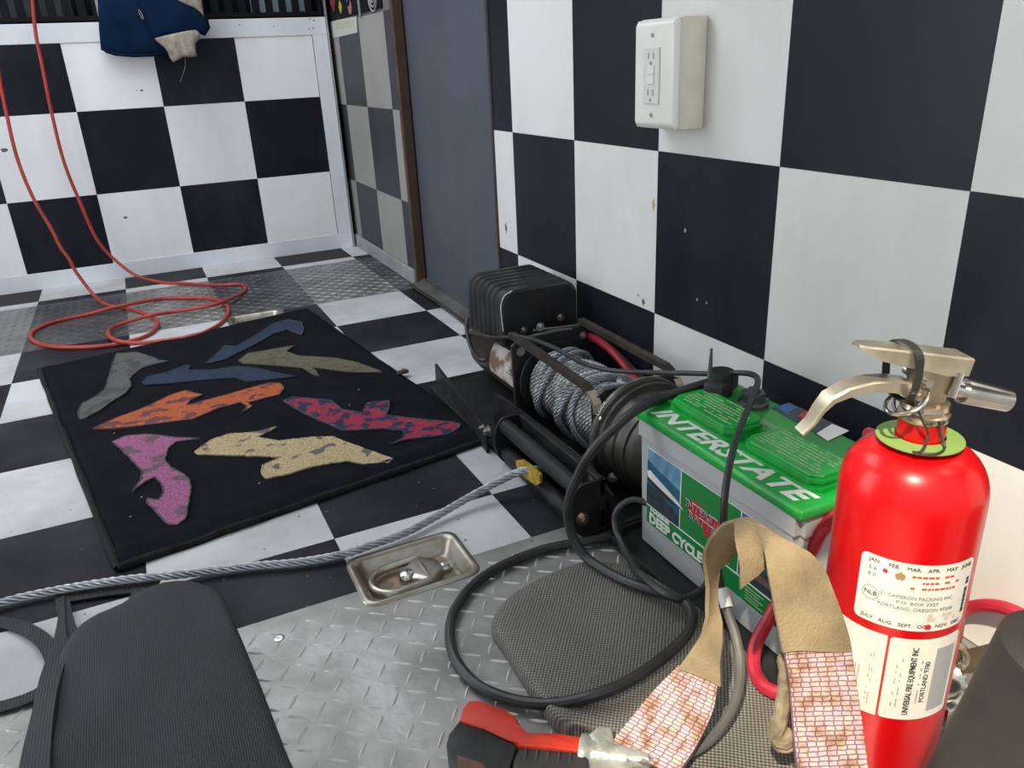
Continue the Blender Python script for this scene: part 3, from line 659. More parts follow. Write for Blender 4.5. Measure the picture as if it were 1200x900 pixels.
for (u, v) in ((152, 606), (303, 567), (165, 583), (133, 508), (409, 475), (420, 457)):
    q = pt(u, v, z=.0115); s = B(); cyl(s, q, q + Vector((.003, .002, .0008)), .0009, 6); obj('lint', s, DUST, rug)
q = pt(472, 437, z=.012); s = B()
puff(s, [q + Vector((.017 * math.cos(a * math.pi / 5), .010 * math.sin(a * math.pi / 5), 0)) for a in range(10)], (0, 0, 1), .008, wob=.004, ws=90)
obj('dry_leaf', s, mat('leaf_brown', (.07, .05, .035), .8), origin=tuple(q), smooth=True, label='small curled brown leaf on the right edge of the rug', cat='leaf')

# ============================================================ tie-downs
def tiedown(h, lab, flip=1):
    x0, x1, y0, y1 = h; cx, cy = (x0 + x1) / 2, (y0 + y1) / 2
    r_ = empty('recessed_tie_down', (cx, cy, 0), lab, 'tie-down', 'recessed tie-downs in the floor')
    def rr(ix, z, rad, n=6):
        a, b, c, d = x0 + ix, x1 - ix, y0 + ix, y1 - ix; pts = []
        for (qx, qy, st_) in ((b - rad, d - rad, 0), (a + rad, d - rad, 90), (a + rad, c + rad, 180), (b - rad, c + rad, 270)):
            for k in range(n + 1):
                t_ = R(st_ + 90 * k / n); pts.append(Vector((qx + rad * math.cos(t_), qy + rad * math.sin(t_), z)))
        return pts
    s = B()
    skin(s, [rr(-.006, .0003, .022), rr(-.005, .003, .022), rr(.003, .0035, .018), rr(.010, -.002, .018), rr(.017, -.020, .016), rr(.024, -.026, .014)], cap=False)
    n = 28; last = rr(.024, -.026, .014); vs = [s.verts.new(p_) for p_ in last]; s.faces.new(vs)
    bmesh.ops.remove_doubles(s, verts=s.verts, dist=.0001)
    obj('pan', s, PANM, r_, smooth=True, sharp=70)
    s = B(); skin(s, [rr(.020, -.0255, .014), rr(.024, -.0245, .014), rr(.05, -.0245, .01)]); obj('rusty_floor', s, RUSTP, r_, smooth=True)
    hw = (x1 - x0) / 2; hh = (y1 - y0) / 2
    s = B(); P = []
    for k in range(25):
        a = R(90 + 180 * k / 24); P.append(Vector((cx - .034 + .036 * math.cos(a), cy + (hh - .030) * math.sin(a), -.013)))
    P = [Vector((cx + .018, cy + (hh - .030), -.010))] + P + [Vector((cx + .018, cy - (hh - .030), -.010))]
    P = P + [Vector((cx + .018, cy, -.010))]
    tube(s, P, .0062, 10, closed=True); obj('lashing_ring', s, PANM, r_, smooth=True)
    s = B(); puff(s, [Vector((cx + .018 + .026 * math.cos(a * math.pi / 8) * (1.25 if abs(math.sin(a * math.pi / 8)) < .5 else .8), cy + (hh - .026) * math.sin(a * math.pi / 8), -.0245)) for a in range(16)], (0, 0, 1), .018); obj('ring_bracket', s, PANM, r_, smooth=True)
    for (bx, by, br, mm) in ((cx - .012, cy - .004, .014, CHROME), (cx + .055, cy + .002, .013, STEEL)):
        s = B(); lathe(s, [(br, -.024), (br, -.008 if bx < cx else -.017), (br * .75, -.003 if bx < cx else -.013), (br * .3, -.001 if bx < cx else -.011)], (bx, by, 0), 'z', 18); obj('bolt_head', s, mm, r_, smooth=True)
    return r_
tiedown(HOLES[0], 'zinc recessed tie-down ring with rusty bolts, between the near tread plate and the white tiles')
tiedown(HOLES[1], 'small metal recessed tie-down at the far edge of the rug by the hose')

# ============================================================ wire rope
rp = [pt(645, 540, x=-.345)]
rp = [Vector((-.262, -.70, .062)), Vector((-.300, -.705, .060)), Vector((-.332, -.709, .057)), pt(614, 551, z=.053), pt(595, 559, z=.042), pt(560, 577, z=.026), pt(520, 600, z=.015)]
for (u, v, z) in ((480, 622, .012), (440, 637, .012), (400, 650, .012), (350, 659, .012), (300, 663, .012), (255, 668, .012), (210, 673, .016), (150, 679, .018), (100, 686, .016), (50, 695, .012), (0, 707, .012), (-90, 735, .012), (-200, 775, .012)): rp.append(pt(u, v, z=z))
s = B(); rope(s, spline(rp, .003), .0072, per=.085, sides=6)
obj('wire_rope', s, ROPE, origin=tuple(pt(300, 663, z=0)), smooth=True, sharp=60, label='grey twisted steel wire rope stretched across the floor from the winch to the left', cat='cable')

# ============================================================ winch
CX, CZ = -.142, .100
wn = empty('winch', (CX, -.5, 0), 'black electric winch with ribbed control box and steel cable drum against the right wall', 'winch')
s = B(); box(s, -.335, -.012, -.875, -.10, .0005, .010, .001); obj('base_plate', s, BLK, wn)
s = B(); prism(s, [Vector((-.300, -.055, .0005)), Vector((-.350, -.50, .0005)), Vector((-.350, -.50, .050)), Vector((-.345, -.46, .053)), Vector((-.3005, -.062, .050))], (.006, .0007, 0)); obj('front_flange', s, BLK, wn)
s = B(); prism(s, [Vector((-.28, -.385, .010)), Vector((-.28, -.875, .010)), Vector((-.28, -.875, .07)), Vector((-.28, -.80, .096)), Vector((-.28, -.45, .090)), Vector((-.28, -.395, .080))], (.006, 0, 0)); obj('rear_flange', s, BLK, wn)
s = B(); q = pt(573, 505, x=-.352); bolt(s, q, (-1, 0, 0), .008, .010); bolt(s, q + Vector((0, .03, -.004)), (-1, 0, 0), .005, .007); obj('flange_bolt', s, STEEL, wn, smooth=True)
# roller fairlead
fa = obj('fairlead', box(box(B(), -.300, -.288, -.872, -.555, .010, .046, .002), -.300, -.288, -.872, -.555, .072, .104, .002), BLK, wn)
for y in (-.562, -.872):
    s = B(); P = []
    for k in range(17):
        a = R(90 + 180 * k / 16); P.append(Vector((-.330 + .026 * math.cos(a), y, .054 + .050 * math.sin(a))))
    P += [Vector((-.288, y, .004)), Vector((-.288, y, .104))]
    prism(s, P, (0, .007, 0), .001); obj('end_bracket', s, BLK, fa)
for z in (.026, .086):
    s = B(); lathe(s, [(.008, -.868), (.0145, -.862), (.0155, -.80), (.0155, -.62), (.0145, -.560), (.008, -.556)], (-.331, 0, z), 'y', 20); obj('roller', s, BLK, fa, smooth=True)
s = B(); bolt(s, Vector((-.334, -.872, .040)), (0, -1, 0), .009, .008); obj('roller_bolt', s, BRASS, fa, smooth=True)
s = B(); prism(s, [pt(u, v, x=-.352) for u, v in ((604, 540), (611, 539), (622, 547), (632, 556), (633, 566), (628, 569), (615, 560), (606, 550))], (.006, 0, 0), .001); obj('yellow_tab', s, YEL, fa)
# motor
s = B(); lathe(s, [(.03, -.085), (.066, -.088), (.072, -.096), (.072, -.115), (.0735, -.118), (.0735, -.39), (.078, -.392), (.078, -.401)], (CX, 0, CZ - .012), 'y', 40); mo = obj('motor', s, MOTR, wn, smooth=True)
def on_cyl(a0, a1, y0, y1, r, c, m, name, parent, n=10, th=.0006):
    b_ = B(); rings = []
    for k in range(n + 1):
        a = R(a0 + (a1 - a0) * k / n); d0 = Vector((math.cos(a), 0, math.sin(a)))
        o = Vector((c[0], 0, c[1]))
        rings.append([o + d0 * r + Vector((0, y0, 0)), o + d0 * (r + th) + Vector((0, y0, 0)), o + d0 * (r + th) + Vector((0, y1, 0)), o + d0 * r + Vector((0, y1, 0))])
    skin(b_, rings); return obj(name, b_, m, parent, smooth=True)
on_cyl(128, 196, -.388, -.225, .0736, (CX, CZ - .012), mat('rusty_sticker', (.52, .50, .47), .5, col2=(.20, .10, .06), vscale=22, lo=.40, hi=.55), 'motor_sticker', mo)
for k in range(5):
    a = 172 - k * 6; on_cyl(a, a + 1.6, -.375, -.320 - .01 * (k % 2), .0743, (CX, CZ - .012), INK if k < 2 else INKG, 'print_line', mo, 2, .0003)
# supports
for (y, nm) in ((-.402, 'far_support'), (-.742, 'near_support')):
    s = B(); x0, x1 = CX - .093, CX + .093
    P = [Vector((x0, y, .010)), Vector((x0 - .004, y, .19)), Vector((x0 + .02, y, .205)), Vector((x1 - .02, y, .205)), Vector((x1 + .004, y, .19)), Vector((x1, y, .010))]
    prism(s, P, (0, -.008, 0), .001); sp_ = obj('support_plate', s, mat('support_grey', (.045, .047, .05), .4, .4, var=.3, vscale=30), wn)
    if y > -.5:
        for (u, v) in ((610, 412), (683, 393), (633, 383)):
            s = B(); bolt(s, pt(u, v, y=y - .009), (0, -1, 0), .0065, .007); obj('bolt', s, STEEL, sp_, smooth=True)
for y in (-.421, -.722):
    s = B(); lathe(s, [(.040, y - .003), (.086, y - .003), (.088, y), (.086, y + .003), (.040, y + .003)], (CX, 0, CZ), 'y', 48); obj('drum_flange', s, GEAR if y < -.5 else BLK, wn, smooth=True)
s = B(); lathe(s, [(.050, -.42), (.050, -.722)], (CX, 0, CZ), 'y', 32); obj('drum', s, BLK, wn, smooth=True)
# wound cable: two neat layers, then stray turns
s = B(); P = []; turns = 23
for k in range(turns * 84 + 1):
    a = 2 * math.pi * k / 84; t_ = k / (turns * 84)
    P.append(Vector((CX + .066 * math.cos(a), -.434 - .270 * t_, CZ + .066 * math.sin(a))))
rope(s, P, .0062, per=.055, sides=4, lobes=6)
wc = obj('wound_cable', s, ROPED, wn, smooth=True, sharp=70)
def stray(y0, tilt, r, ph, name='loose_turn', wob=.0):
    P = []
    for k in range(60):
        a = 2 * math.pi * k / 60
        P.append(Vector((CX + r * math.cos(a), y0 + tilt * math.cos(a + ph) + wob * math.sin(2 * a), CZ + (r + .002) * math.sin(a))))
    P.append(P[0]); b_ = B(); rope(b_, spline(P, .004), .0066, per=.062); return obj(name, b_, ROPE, wc, smooth=True, sharp=70)
stray(-.452, .030, .077, .6); stray(-.470, .038, .080, .9); stray(-.60, .035, .078, 2.6); stray(-.618, .040, .080, 2.5); stray(-.655, .03, .076, 3.6)
for pp, in (([(655, 428, .165), (690, 425, .175), (720, 440, .175), (745, 470, .16)],), ([(705, 455, .18), (735, 452, .18), (765, 462, .175)],)):
    s = B(); rope(s, spline([pt(u, v, z=z) for u, v, z in pp], .004), .0066, per=.062); obj('loose_turn', s, ROPE, wc, smooth=True)
# tie rods
for (xa, xb, u0) in ((-.232, -.235, 1), (-.058, -.055, 0)):
    s = B(); ribbon(s, [Vector((xa, -.395, .213)), Vector((xa, -.42, .213)), Vector((xb, -.715, .207)), Vector((xb, -.732, .200))], [Vector((1, 0, 0))] * 4, .016, .012); tr_ = obj('tie_rod', s, RUSTB, wn)
    s = B(); ribbon(s, [Vector((xb, -.722, .204)), Vector((xb, -.742, .199)), Vector((xb + .002, -.754, .183)), Vector((xb + .002, -.757, .166))], [Vector((1, 0, 0))] * 4, .016, .007); obj('rod_foot', s, LEVER, tr_)
    s = B(); bolt(s, Vector((xb + .004, -.760, .165)), (0, -1, .25), .0055, .006); obj('bolt', s, CHROME, tr_, smooth=True)
# gearbox
s = B(); lathe(s, [(.040, -.750), (.100, -.751), (.100, -.756), (.108, -.758), (.108, -.774), (.102, -.777), (.102, -.782), (.106, -.784), (.106, -.790), (.097, -.794), (.094, -.812), (.090, -.814), (.086, -.835), (.082, -.836), (.080, -.852), (.066, -.868), (.03, -.872)], (-.145, 0, .110), 'y', 56); gb = obj('gearbox', s, GEAR, wn, smooth=True, sharp=40)
s = B(); lathe(s, [(.1085, -.760), (.1095, -.761), (.1095, -.768), (.1085, -.769)], (-.145, 0, .110), 'y', 56); obj('housing_ring', s, mat('ring_worn', (.17, .16, .135), .35, .7, var=.4, vscale=40), gb, smooth=True)
on_cyl(148, 151, -.7775, -.772, .1090, (-.145, .110), LWHT, 'index_mark', gb, 2, .0006)
def cyl_text(t_, size, a_c, y_c, r, c, m, parent, name='lettering', sx=1, flip=1):
    b_ = text_bm(t_, size)
    for v in b_.verts:
        a = R(a_c) - flip * v.co.x * sx / r; rr = r + v.co.z; v.co = Vector((c[0] + rr * math.cos(a), y_c + v.co.y, c[1] + rr * math.sin(a)))
    return obj(name, b_, m, parent)
cyl_text('LOCK', .011, 141, -.7640, .1098, (-.145, .110), LWHT, gb)
s = B(); bolt(s, Vector((-.228, -.80, .055)), (-.3, -1, 0), .007, .007); obj('bolt', s, STEEL, gb, smooth=True)
# control box with ribs
def rrect(x0, x1, z0, z1, y, ins_=0, rt=.032, n=7):
    a, b, c, d_ = x0 + ins_, x1 - ins_, z0, z1 - ins_; P = []
    P.append(Vector((b, y, c))); 
    for (qx, qz, st_) in ((b - rt, d_ - rt, 0), (a + rt, d_ - rt, 90)):
        for k in range(n + 1):
            t_ = R(st_ + 90 * k / n); P.append(Vector((qx + rt * math.cos(t_), y, qz + rt * math.sin(t_))))
    P.append(Vector((a, y, c))); return P
bx0, bx1, bz0, bz1 = -.232, -.038, .168, .296
s = B(); rings = [rrect(bx0, bx1, bz0, bz1, -.347, .006), rrect(bx0, bx1, bz0, bz1, -.343, .001), rrect(bx0, bx1, bz0, bz1, -.318, 0)]
y = -.318
for k in range(6):
    rings += [rrect(bx0, bx1, bz0, bz1, y - .000, .001), rrect(bx0, bx1, bz0, bz1, y + .004, .0042), rrect(bx0, bx1, bz0, bz1, y + .012, .0042), rrect(bx0, bx1, bz0, bz1, y + .016, .0)]
    rings += [rrect(bx0, bx1, bz0, bz1, y + .026, .0)]
    y += .0275
rings += [rrect(bx0, bx1, bz0, bz1, y + .004, .002), rrect(bx0, bx1, bz0, bz1, y + .010, .012)]
skin(s, rings); cbx = obj('control_box', s, BLKP, wn, smooth=True, sharp=30)
for (u, v) in ((614, 387), (657, 372)):
    s = B(); bolt(s, pt(u, v, y=-.3475), (0, -1, 0), .0065, .006); obj('bolt', s, STEEL, cbx, smooth=True)
s = B(); tube(s, spline([Vector((bx0 + .030, -.3455, bz1 - .001)), Vector((bx0 + .010, -.3455, bz1 - .010)), Vector((bx0 + .001, -.3455, bz1 - .03)), Vector((bx0 + .001, -.3455, bz1 - .06)), Vector((bx0 + .003, -.3455, bz1 - .09))], .006), .0016, 5, rf=lambda t: .0011 + .0009 * noise.noise(Vector((t * 14, 0, 0)))); obj('chipped_edge', s, LWHT, cbx)
s = B(); box(s, -.215, -.055, -.34, -.16, .155, .1685, .002); obj('box_bracket', s, BLK, wn)
# winch leads
def cable(pts, r, m, parent=None, name='lead', step=.008, **k):
    b_ = B(); tube(b_, spline(pts, step), r, 10)
    return obj(name, b_, m, parent, smooth=True, **k)
cable([Vector((-.215, -.10, .168)), Vector((-.228, -.12, .150)), Vector((-.232, -.15, .110)), Vector((-.222, -.18, .085)), Vector((-.208, -.20, .088))], .0055, RUB, wn)
cable([Vector((-.055, -.36, .172)), Vector((-.043, -.42, .178)), Vector((-.040, -.50, .168)), Vector((-.038, -.62, .120)), Vector((-.034, -.72, .09)), Vector((-.03, -.80, .08))], .0085, REDC, wn)
cable([Vector((-.040, -.36, .150)), Vector((-.028, -.45, .165)), Vector((-.024, -.56, .14)), Vector((-.020, -.70, .09)), Vector((-.02, -.82, .07))], .0075, RUB, wn)
cable([Vector((-.09, -.41, .203)), Vector((-.13, -.416, .209)), Vector((-.17, -.412, .207)), Vector((-.20, -.40, .200))], .0035, RUBG, wn)
cable([Vector((-.06, -.40, .205)), Vector((-.12, -.405, .211)), Vector((-.18, -.40, .214))], .003, RUBG, wn)
cable([Vector((-.226, -.375, .200)), Vector((-.238, -.30, .180)), Vector((-.236, -.20, .160)), Vector((-.21, -.07, .12)), Vector((-.14, .05, .05)), Vector((-.075, .15, .012)), Vector((-.056, .40, .010)), Vector((-.053, .6, .010)), Vector((-.052, .84, .008))], .0045, RUSTB, wn, name='door_side_lead')

# ============================================================ battery
bt = empty('battery', (-.167, -1.1, 0), 'translucent grey marine battery with bright green lid beside the winch', 'battery')
X0, X1, Y0, Y1 = -.260, -.074, -1.272, -.927
s = B()
rings = []
for ins_, z in ((.006, .0095), (.003, .012), (.0, .203), (-.0035, .206), (-.0035, .2335)):
    rings.append([Vector((X0 + ins_, Y0 + ins_, z)), Vector((X1 - ins_, Y0 + ins_, z)), Vector((X1 - ins_, Y1 - ins_, z)), Vector((X0 + ins_, Y1 - ins_, z))])
skin(s, rings); bmesh.ops.bevel(s, geom=[e for e in s.edges if abs(e.verts[0].co.z - e.verts[1].co.z) > .001 and (e.verts[0].co.xy - e.verts[1].co.xy).length < .01], offset=.008, segments=4, affect='EDGES')
for k in range(1, 6):
    yy = Y0 + (Y1 - Y0) * k / 6; box(s, X0 - .0032, X0 + .001, yy - .001, yy + .001, .207, .232)
obj('case', s, CASE, bt, smooth=True)
s = B(); box(s, X0 - .007, X1 + .007, Y0 - .008, Y1 + .006, .233, .250, .006, seg=3)
box(s, X0 + .045, X1 - .002, Y1 - .088, Y1 - .004, .248, .256, .003)
lid = obj('lid', s, GREEN, bt, smooth=True)
def vent(y0, y1, x0, x1):
    b_ = B(); c = .012
    def oc(i_, z): return [Vector((a, b, z)) for a, b in ((x0 + c + i_, y0 + i_), (x1 - c - i_, y0 + i_), (x1 - i_, y0 + c + i_), (x1 - i_, y1 - c - i_), (x1 - c - i_, y1 - i_), (x0 + c + i_, y1 - i_), (x0 + i_, y1 - c - i_), (x0 + i_, y0 + c + i_))]
    skin(b_, [oc(-.004, .249), oc(-.004, .255), oc(.001, .256), oc(.001, .259), oc(-.001, .260), oc(-.001, .2645), oc(.002, .2655), oc(.002, .268), oc(.003, .270)])
    v_ = obj('vent_cap', b_, GREEN, lid)
    return v_
for (a, b) in ((-1.092, -.952), (-1.255, -1.118)):
    v_ = vent(a, b, -.222, -.150)
    s = B(); rnd = random.Random(int(-a * 1000))
    for r_ in range(8):
        yy = b - .012
        while yy > a + .014:
            L = rnd.uniform(.003, .011); xx = -.158 - r_ * .0072
            if rnd.random() < .85 and yy - L > a + .01: box(s, xx - .0015, xx + .0015, yy - L, yy, .2698, .2703)
            yy -= L + .0016
    obj('embossed_print', s, LIDT, v_, kind='stuff')
s = B()
for k in range(20): box(s, -.140, -.128, -1.17 + k * .006, -1.167 + k * .006, .2499, .2504)
obj('embossed_marks', s, LIDT, lid, kind='stuff')
put_text('INTERSTATE', .044, (-.2425, -1.103, .2506), (0, -1, 0), (1, 0, 0), LWHT, lid, shear=.28, bold=.0014, width=.315)
for (cx_, cy_, zz) in ((-.105, -1.010, .250), (-.095, -1.218, .250)):
    s = B(); lathe(s, [(.024, 0), (.024, .006), (.018, .0085), (.018, .010)], (cx_, cy_, zz), 'z', 24); lathe(s, [(.0095, .01), (.009, .028)], (cx_, cy_, zz), 'z', 18); obj('terminal', s, LEAD, bt, smooth=True)
s = B(); lathe(s, [(.0185, .0101), (.0185, .022), (.012, .0225)], (-.105, -1.010, .25), 'z', 6); obj('terminal_nut', s, LEAD, bt)
s = B(); prism(s, [pt(u, v, z=.2502) for u, v in ((905, 478), (925, 472), (995, 505), (970, 517))], (0, 0, .0006)); ls = obj('lid_sticker', s, LDRK, lid)
s = B(); prism(s, [pt(u, v, z=.2509) for u, v in ((957, 508), (975, 497), (995, 505), (970, 517))], (0, 0, .0004)); obj('sticker_panel', s, LWHT, ls)
s = B(); prism(s, [pt(u, v, z=.2509) for u, v in ((910, 478), (923, 473), (935, 478), (921, 484))], (0, 0, .0004)); obj('sticker_panel', s, LBLU, ls)
s = B(); prism(s, [pt(u, v, z=.2509) for u, v in ((935, 487), (946, 482), (962, 490), (950, 496))], (0, 0, .0004)); obj('sticker_panel', s, LRED, ls)
# front label (on the face x = X0)
lb = empty('front_label', Vector((X0, -1.1, .1)) - wloc(bt)); lb.parent = bt; 
def fb(y0, y1, z0, z1, m, name, off=.0004, th=.0004):
    b_ = B(); box(b_, X0 - off - th, X0 - off + .0001, y1, y0, z0, z1); return obj(name, b_, m, lb)
fb(-.953, -1.262, .056, .192, LWHT, 'label_border', .0001)
fb(-.954, -1.038, .092, .191, LSKY, 'picture_sky', .0005)
s = B(); prism(s, [Vector((X0 - .0008, y, z)) for y, z in ((-.954, .17), (-1.038, .155), (-1.038, .092), (-.954, .092))], (-.0004, 0, 0)); obj('picture_sea', s, LSEA, lb)
s = B(); prism(s, [Vector((X0 - .0013, y, z)) for y, z in ((-.954, .128), (-.99, .125), (-1.038, .112), (-1.038, .092), (-.954, .092))], (-.0003, 0, 0)); obj('picture_dark_water', s, LDRK, lb)
s = B(); prism(s, [Vector((X0 - .0017, y, z)) for y, z in ((-.955, .152), (-.963, .155), (-.985, .149), (-1.01, .143), (-1.034, .136), (-1.05, .128), (-1.02, .128), (-.985, .132), (-.958, .138))], (-.0004, 0, 0)); obj('picture_boat', s, LWHT, lb)
s = B(); prism(s, [Vector((X0 - .0022, y, z)) for y, z in ((-.956, .142), (-.99, .136), (-1.03, .130), (-1.05, .128), (-1.02, .125), (-.985, .128), (-.957, .136))], (-.0003, 0, 0)); obj('picture_hull', s, INK, lb)
fb(-1.041, -1.170, .092, .191, LGRN, 'green_field', .0005)
fb(-.954, -1.261, .057, .089, LGRN, 'green_band', .0005)
s = B(); prism(s, [Vector((X0 - .0006, y, z)) for y, z in ((-1.173, .191), (-1.261, .191), (-1.261, .185), (-1.173, .150))], (-.0004, 0, 0)); obj('blue_wedge', s, LBLU, lb)
s = B(); prism(s, [Vector((X0 - .0006, y, z)) for y, z in ((-1.173, .145), (-1.261, .180), (-1.261, .092), (-1.173, .092))], (-.0004, 0, 0)); obj('dark_picture', s, LDRK, lb)
fb(-1.173, -1.261, .105, .116, mat('print_brown', (.14, .08, .06), .5), 'picture_stripe', .0012)
s = B(); prism(s, [Vector((X0 - .001, y, z)) for y, z in ((-1.060, .150), (-1.078, .158), (-1.10, .150), (-1.150, .156), (-1.135, .140), (-1.165, .128), (-1.13, .124), (-1.10, .112), (-1.095, .124), (-1.062, .132))], (-.0004, 0, 0)); obj('red_burst', s, LRED, lb)
put_text('INTERSTATE', .0165, (X0 - .0018, -1.106, .1455), (0, -1, 0), (0, 0, 1), LWHT, lb, bold=.0004, width=.106)
put_text('BATTERIES', .0165, (X0 - .0018, -1.110, .1290), (0, -1, 0), (0, 0, 1), LWHT, lb, bold=.0004, width=.098)
put_text('INTERSTATE', .0155, (X0 - .0024, -1.106, .1455), (0, -1, 0), (0, 0, 1), INK, lb, bold=-.0002, width=.105)
put_text('BATTERIES', .0155, (X0 - .0024, -1.110, .1290), (0, -1, 0), (0, 0, 1), INK, lb, bold=-.0002, width=.097)
put_text('DEEP CYCLE', .0235, (X0 - .0014, -1.030, .0690), (0, -1, 0), (0, 0, 1), LWHT, lb, bold=.0010, width=.135)
put_text('MARINE', .0085, (X0 - .0014, -.990, .0850), (0, -1, 0), (0, 0, 1), LWHT, lb, bold=.0005, width=.05)
s = B()
for k in range(4): box(s, X0 - .0014, X0 - .0009, -1.145 - .01 * (k % 2), -1.115, .1045 - .003 * k, .1055 - .003 * k)
for k in range(5): box(s, X0 - .0014, X0 - .0009, -1.225 + .008 * (k % 2), -1.19, .0625 + .005 * k, .064 + .005 * k)
obj('small_print', s, LIDT, lb, kind='stuff')
# tray under it
ty = empty('battery_tray', (-.17, -1.09, 0), 'low black tray under the green lidded battery', 'tray')
s = B(); box(s, -.300, -.040, -1.300, -.90, .0005, .009, .002); obj('tray_base', s, BLK, ty)
for (a, b, c, d_) in ((-.304, -.298, -1.300, -.90), (-.040, -.034, -1.300, -.90), (-.298, -.040, -1.303, -1.297), (-.298, -.040, -.903, -.897)):
    s = B(); box(s, a, b, c, d_, .0005, .020, .001); obj('tray_rim', s, BLK, ty)

# clamp with its black power cable
pc = empty('power_cable', tuple(pt(640, 820, z=.0)), 'thick black power cable clamped to the back battery terminal, looping wide over the tread plate', 'cable')
q = pt(845, 452, z=.27)
s = B(); box(s, -.035, .035, -.016, .016, -.012, .014, .004, M=Matrix.Translation(q) @ Matrix.Rotation(R(28), 4, 'Z')); cyl(s, q + Vector((.0, .0, -.02)), q + Vector((0, 0, .026)), .019, 18); obj('terminal_clamp', s, RUB, pc, smooth=True)
s = B(); cyl(s, q + Vector((-.012, .014, .01)), q + Vector((-.010, .016, .06)), .0045, 8, .002); obj('tie_tail', s, RUBG, pc, smooth=True)
s = B(); cyl(s, pt(830, 457, z=.262), pt(850, 448, z=.262), .004, 10); obj('clamp_bolt', s, CHROME, pc)
L = [(860, 446, .278), (838, 447, .272), (812, 454, .268), (778, 466, .258), (748, 479, .262), (722, 500, .245), (695, 527, .215), (676, 560, .165), (666, 590, .12), (668, 620, .075), (684, 650, .040), (715, 672, .036), (745, 686, .040), (775, 695, .044), (798, 703, .048), (811, 718, .050), (808, 738, .048), (793, 757, .047), (765, 780, .046), (730, 802, .044), (690, 817, .040), (645, 825, .020), (600, 820, .011), (560, 803, .009), (535, 775, .009), (527, 745, .009), (533, 715, .009), (555, 685, .009), (590, 662, .009), (640, 643, .009), (690, 634, .012), (725, 626, .012), (755, 624, .012), ]
P = [pt(u, v, z=z) for u, v, z in L[:-1]] + [Vector((-.262, -.885, .012)), Vector((-.20, -.885, .014)), Vector((-.12, -.885, .02))]
cable(P, .0077, RUB, pc, 'cable_run')
# thinner loop cable beside the battery
L = [(689, 548, .10), (696, 570, .085), (698, 590, .05), (708, 606, .012), (722, 618, .008), (745, 628, .008)]
pcb = cable([pt(u, v, z=z) for u, v, z in L[:-1]] + [Vector((-.285, -.90, .008)), Vector((-.27, -.886, .02))], .0045, RUB, origin=tuple(pt(708, 606, z=0)), name='thin_lead', label='thin black lead hanging from the winch front in front of the gearbox', cat='cable')
L = [(760, 693, .038), (745, 668, .036), (730, 640, .030), (721, 615, .045), (724, 597, .07), (741, 586, .085), (764, 592, .085), (790, 608, .080), (812, 635, .070), (826, 662, .060), (830, 682, .050), (815, 697, .048), (795, 702, .055), (773, 692, .055), (750, 672, .05)]
cable([pt(u, v, z=z) for u, v, z in L], .006, RUB, origin=tuple(pt(760, 693, z=0)), name='loop_cable', label='medium black cable curled in a ring against the battery front', cat='cable')
# remote cord
rc = empty('remote_cord', tuple(pt(860, 800, z=.0)), 'long winch remote cord running over the lid and down the battery front to the remote', 'cable')
L = [(598, 392, .215), (625, 398, .222), (650, 408, .230), (680, 424, .236), (710, 433, .240), (745, 436, .25), (790, 437, .27), (835, 438, .285), (868, 437, .297), (884, 440, .305), (888, 448, .307), (880, 470, .300), (866, 505, .290), (856, 540, .280), (850, 575, .265), (848, 605, .235), (846, 635, .185), (842, 665, .150), (846, 690, .12)]
cable([pt(u, v, z=z) for u, v, z in L], .0046, RUB, rc, 'upper_run')
L = [(846, 690, .12), (852, 715, .10), (862, 745, .080), (868, 780, .060), (864, 815, .048), (850, 845, .044), (828, 870, .042), (795, 887, .043), (765, 892, .043), (735, 890, .040)]
cable([pt(u, v, z=z) for u, v, z in L], .0062, RUBG, rc, 'lower_run')
s = B(); cyl(s, pt(846, 690, z=.12), pt(852, 712, z=.104), .008, 12); obj('cord_sleeve', s, LWHT, rc, smooth=True)
# red cables
cable([Vector((-.095, -1.218, .285)), Vector((-.11, -1.24, .29)), Vector((-.145, -1.293, .27))] + [pt(u, v, z=z) for u, v, z in ((972, 612, .225), (950, 645, .18), (925, 685, .12), (903, 722, .075), (886, 755, .045), (884, 785, .036), (896, 805, .036), (918, 812, .036), (950, 800, .03))] + [Vector((-.24, -1.34, .012)), Vector((-.16, -1.345, .012)), Vector((-.10, -1.33, .03)), Vector((-.045, -1.34, .05))] + [pt(u, v, x=-.02) for u, v in ((1133, 713), (1165, 710), (1200, 722), (1260, 760))], .0088, REDC,
      origin=(-.09, -1.33, 0), name='red_battery_cable', label='thick red cable bowing from the right battery terminal behind the strap and extinguisher', cat='cable')
cable([pt(u, v, x=-.03) for u, v in ((1098, 745), (1125, 765), (1150, 795), (1180, 830), (1230, 860))], .0075, REDC, origin=(-.03, -1.38, 0), name='red_cable', label='short red cable running to the floor behind the black tube', cat='cable')

# ============================================================ mats
def zs_(l, z): return [pt(u, v, z=z) for u, v in l]
def dense(P, step=.02):
    out = []
    for k in range(len(P)):
        a, b = P[k], P[(k + 1) % len(P)]; n_ = max(1, int((b - a).length / step))
        for j in range(n_): out.append(a.lerp(b, j / n_))
    return out
md = spline(zs_([(576, 740), (600, 708), (645, 682), (690, 668), (740, 676), (790, 704), (836, 738), (880, 783), (918, 838), (945, 890), (965, 960), (900, 1010), (800, 1010), (735, 960), (752, 925), (712, 872), (657, 860), (618, 810), (590, 765)], .003), .015, closed=True)
s = B(); puff(s, md, (0, 0, 1), .024, wob=.006, ws=14, prof=((1, 0), (1.0, .4), (.99, .75), (.965, .93), (.9, 1.0), (.8, 1.02), (.6, 1.03), (.4, 1.04), (.2, 1.05)))
obj('mesh_pad', s, PADM, origin=tuple(pt(760, 820, z=0)), smooth=True, sharp=60, label='dark mesh covered pad lying on the tread plate below the battery', cat='pad')
